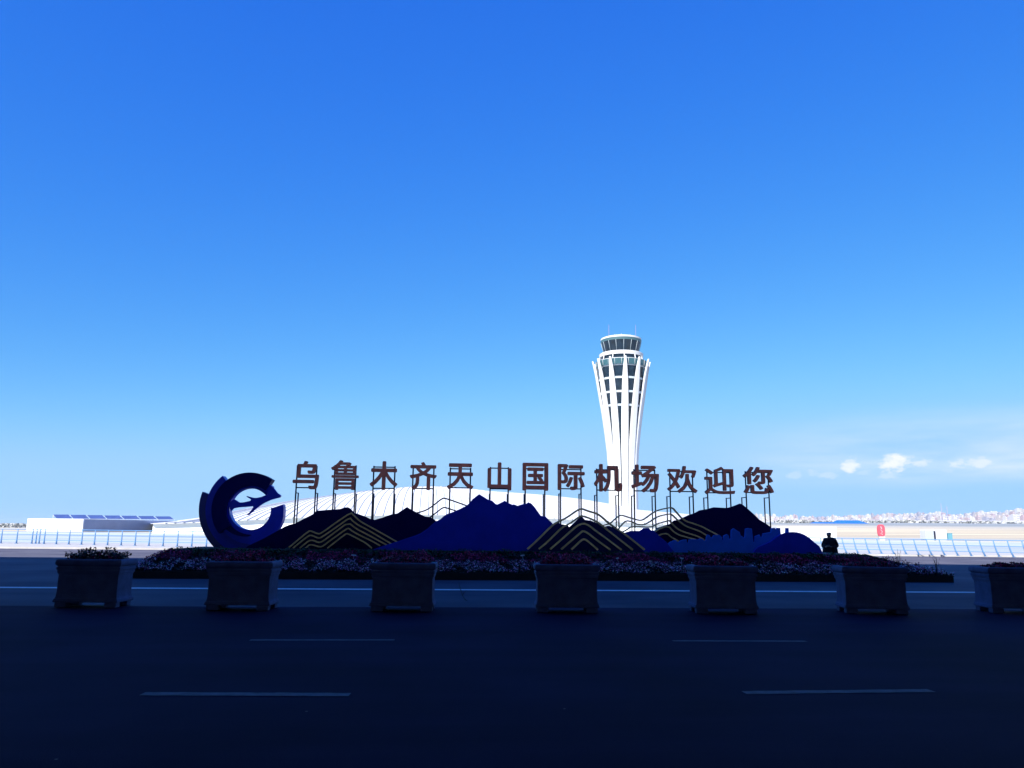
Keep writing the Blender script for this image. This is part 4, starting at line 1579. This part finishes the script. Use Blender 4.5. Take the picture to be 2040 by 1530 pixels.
def skin_obj(name, verts, edges, radii_, m, sub=2):
    me = bpy.data.meshes.new(name)
    me.from_pydata([Vector(v_) for v_ in verts], edges, [])
    o = bpy.data.objects.new(name, me)
    C.objects.link(o)
    o.modifiers.new('skin', 'SKIN').use_smooth_shade = True
    for i, r_ in enumerate(radii_):
        me.skin_vertices[0].data[i].radius = r_ if isinstance(r_, tuple) else (r_, r_)
    me.skin_vertices[0].data[0].use_root = True
    s_ = o.modifiers.new('sub', 'SUBSURF')
    s_.levels = sub
    s_.render_levels = sub
    dg = bpy.context.evaluated_depsgraph_get()
    m2 = bpy.data.meshes.new_from_object(o.evaluated_get(dg))
    bpy.data.objects.remove(o)
    m2.name = name
    return link(name, m2, m, root)


# facing local -Y; hands meet in front of the belly, head bowed
body_v = [(0, 0, .86), (0, -.005, 1.02), (0, .0, 1.18), (0, .01, 1.31), (0, .0, 1.40), (0, -.03, 1.45), (0, -.055, 1.52), (0, -.075, 1.58),
          (.17, .01, 1.33), (.235, .03, 1.07), (.13, -.17, 1.03), (.05, -.23, 1.06), (-.17, .01, 1.33), (-.235, .03, 1.07), (-.13, -.17, 1.03), (-.05, -.23, 1.06),
          (.095, 0, .80), (.10, -.01, .46), (.10, .02, .09), (.10, -.10, .035), (-.095, 0, .80), (-.10, .0, .46), (-.10, .03, .09), (-.10, -.09, .035)]
body_e = [(0, 1), (1, 2), (2, 3), (3, 4), (4, 5), (5, 6), (6, 7), (3, 8), (8, 9), (9, 10), (10, 11), (3, 12), (12, 13), (13, 14), (14, 15),
          (0, 16), (16, 17), (17, 18), (18, 19), (0, 20), (20, 21), (21, 22), (22, 23)]
body_r = [(.14, .11), (.135, .105), (.15, .11), (.12, .09), .055, .062, (.086, .10), (.074, .086), .062, .046, .036, .03, .062, .046, .036, .03,
          .085, .058, .042, .035, .085, .058, .042, .035]
skin_obj('body', body_v, body_e, body_r, SKIN)
coat_v = [(0, .0, .42), (0, 0, .76), (0, 0, .98), (0, .005, 1.18), (0, .015, 1.29), (0, .0, 1.42), (.155, .012, 1.30), (.235, .035, 1.07), (.145, -.17, 1.03), (.095, -.20, 1.04),
          (-.155, .012, 1.30), (-.235, .035, 1.07), (-.145, -.17, 1.03), (-.095, -.20, 1.04)]
coat_e = [(0, 1), (1, 2), (2, 3), (3, 4), (4, 5), (4, 6), (6, 7), (7, 8), (8, 9), (4, 10), (10, 11), (11, 12), (12, 13)]
coat_r = [(.29, .21), (.29, .20), (.265, .18), (.23, .165), (.17, .13), .10, .10, .07, .056, .05, .085, .07, .056, .05]
skin_obj('coat', coat_v, coat_e, coat_r, COAT)
tr_v = [(0, 0, .84), (.10, 0, .78), (.105, -.01, .46), (.105, .02, .08), (-.10, 0, .78), (-.105, 0, .46), (-.105, .03, .08)]
skin_obj('trousers', tr_v, [(0, 1), (1, 2), (2, 3), (0, 4), (4, 5), (5, 6)], [(.15, .12), .10, .075, .062, .10, .075, .062], TROU)
for s in (-1, 1):
    bm = bmesh.new()
    prof_ = [(-.03, .0), (0, .012), (0, .045), (-.018, .085)]
    rr4 = frame_ring(bm, prof_, .052, .13)
    bm.faces.new(rr4[0][::-1])
    bm.faces.new(rr4[-1])
    for v_ in bm.verts:
        v_.co.x += s * .10
        v_.co.y += -.04
    obj('shoe', bm, TROU, root)
hair_v = [(0, -.025, 1.50), (0, -.035, 1.545), (0, -.055, 1.598)]
skin_obj('hair', hair_v, [(0, 1), (1, 2)], [(.078, .070), (.095, .098), (.080, .090)], HAIR)
# five bent fingers on each hand, each a short tapering chain, closed around a phone
for s in (-1, 1):
    for k in range(5):
        bx_ = s * .045 - s * .0
        if k < 4:
            ch = [(s * .05, -.235, 1.045 + .016 * k), (s * .028, -.275, 1.05 + .016 * k), (s * .004, -.280, 1.052 + .016 * k), (-s * .008 * (1 if k in (1, 2) else .4), -.268, 1.052 + .016 * k)]
        else:
            ch = [(s * .05, -.235, 1.10), (s * .03, -.24, 1.125), (s * .012, -.245, 1.135)]
        skin_obj('finger', ch, [(i, i + 1) for i in range(len(ch) - 1)], [.0095, .009, .008, .007][:len(ch)], SKIN, 1)
bm = bmesh.new()
box(bm, -.036, .036, -.266, -.257, 1.04, 1.185)
bm.transform(Matrix.Translation(root.location) @ Matrix.Rotation(R(-35), 4, 'Z'))
o = obj('phone', bm, mat('phone_black', (.01, .01, .012), rough=.2))
tag(o, 'dark phone held in front of the person behind the plinth', 'phone')

print('town buildings', n_)

# ------------------------------------------------------------------ haze (named haze): thin even air over the whole place
bm = bmesh.new()
box(bm, -21000, 21000, -21000, 21000, -2.0, 140.0)
hz = bpy.data.materials.new('haze_air')
hz.use_nodes = True
ht = hz.node_tree
ht.nodes.clear()
ho = ht.nodes.new('ShaderNodeOutputMaterial')
hv = ht.nodes.new('ShaderNodeVolumePrincipled')
hv.inputs['Color'].default_value = (.60, .78, .98, 1)
hv.inputs['Density'].default_value = 5.5e-5
ht.links.new(hv.outputs[0], ho.inputs['Volume'])
obj('haze', bm, hz, kind='stuff')
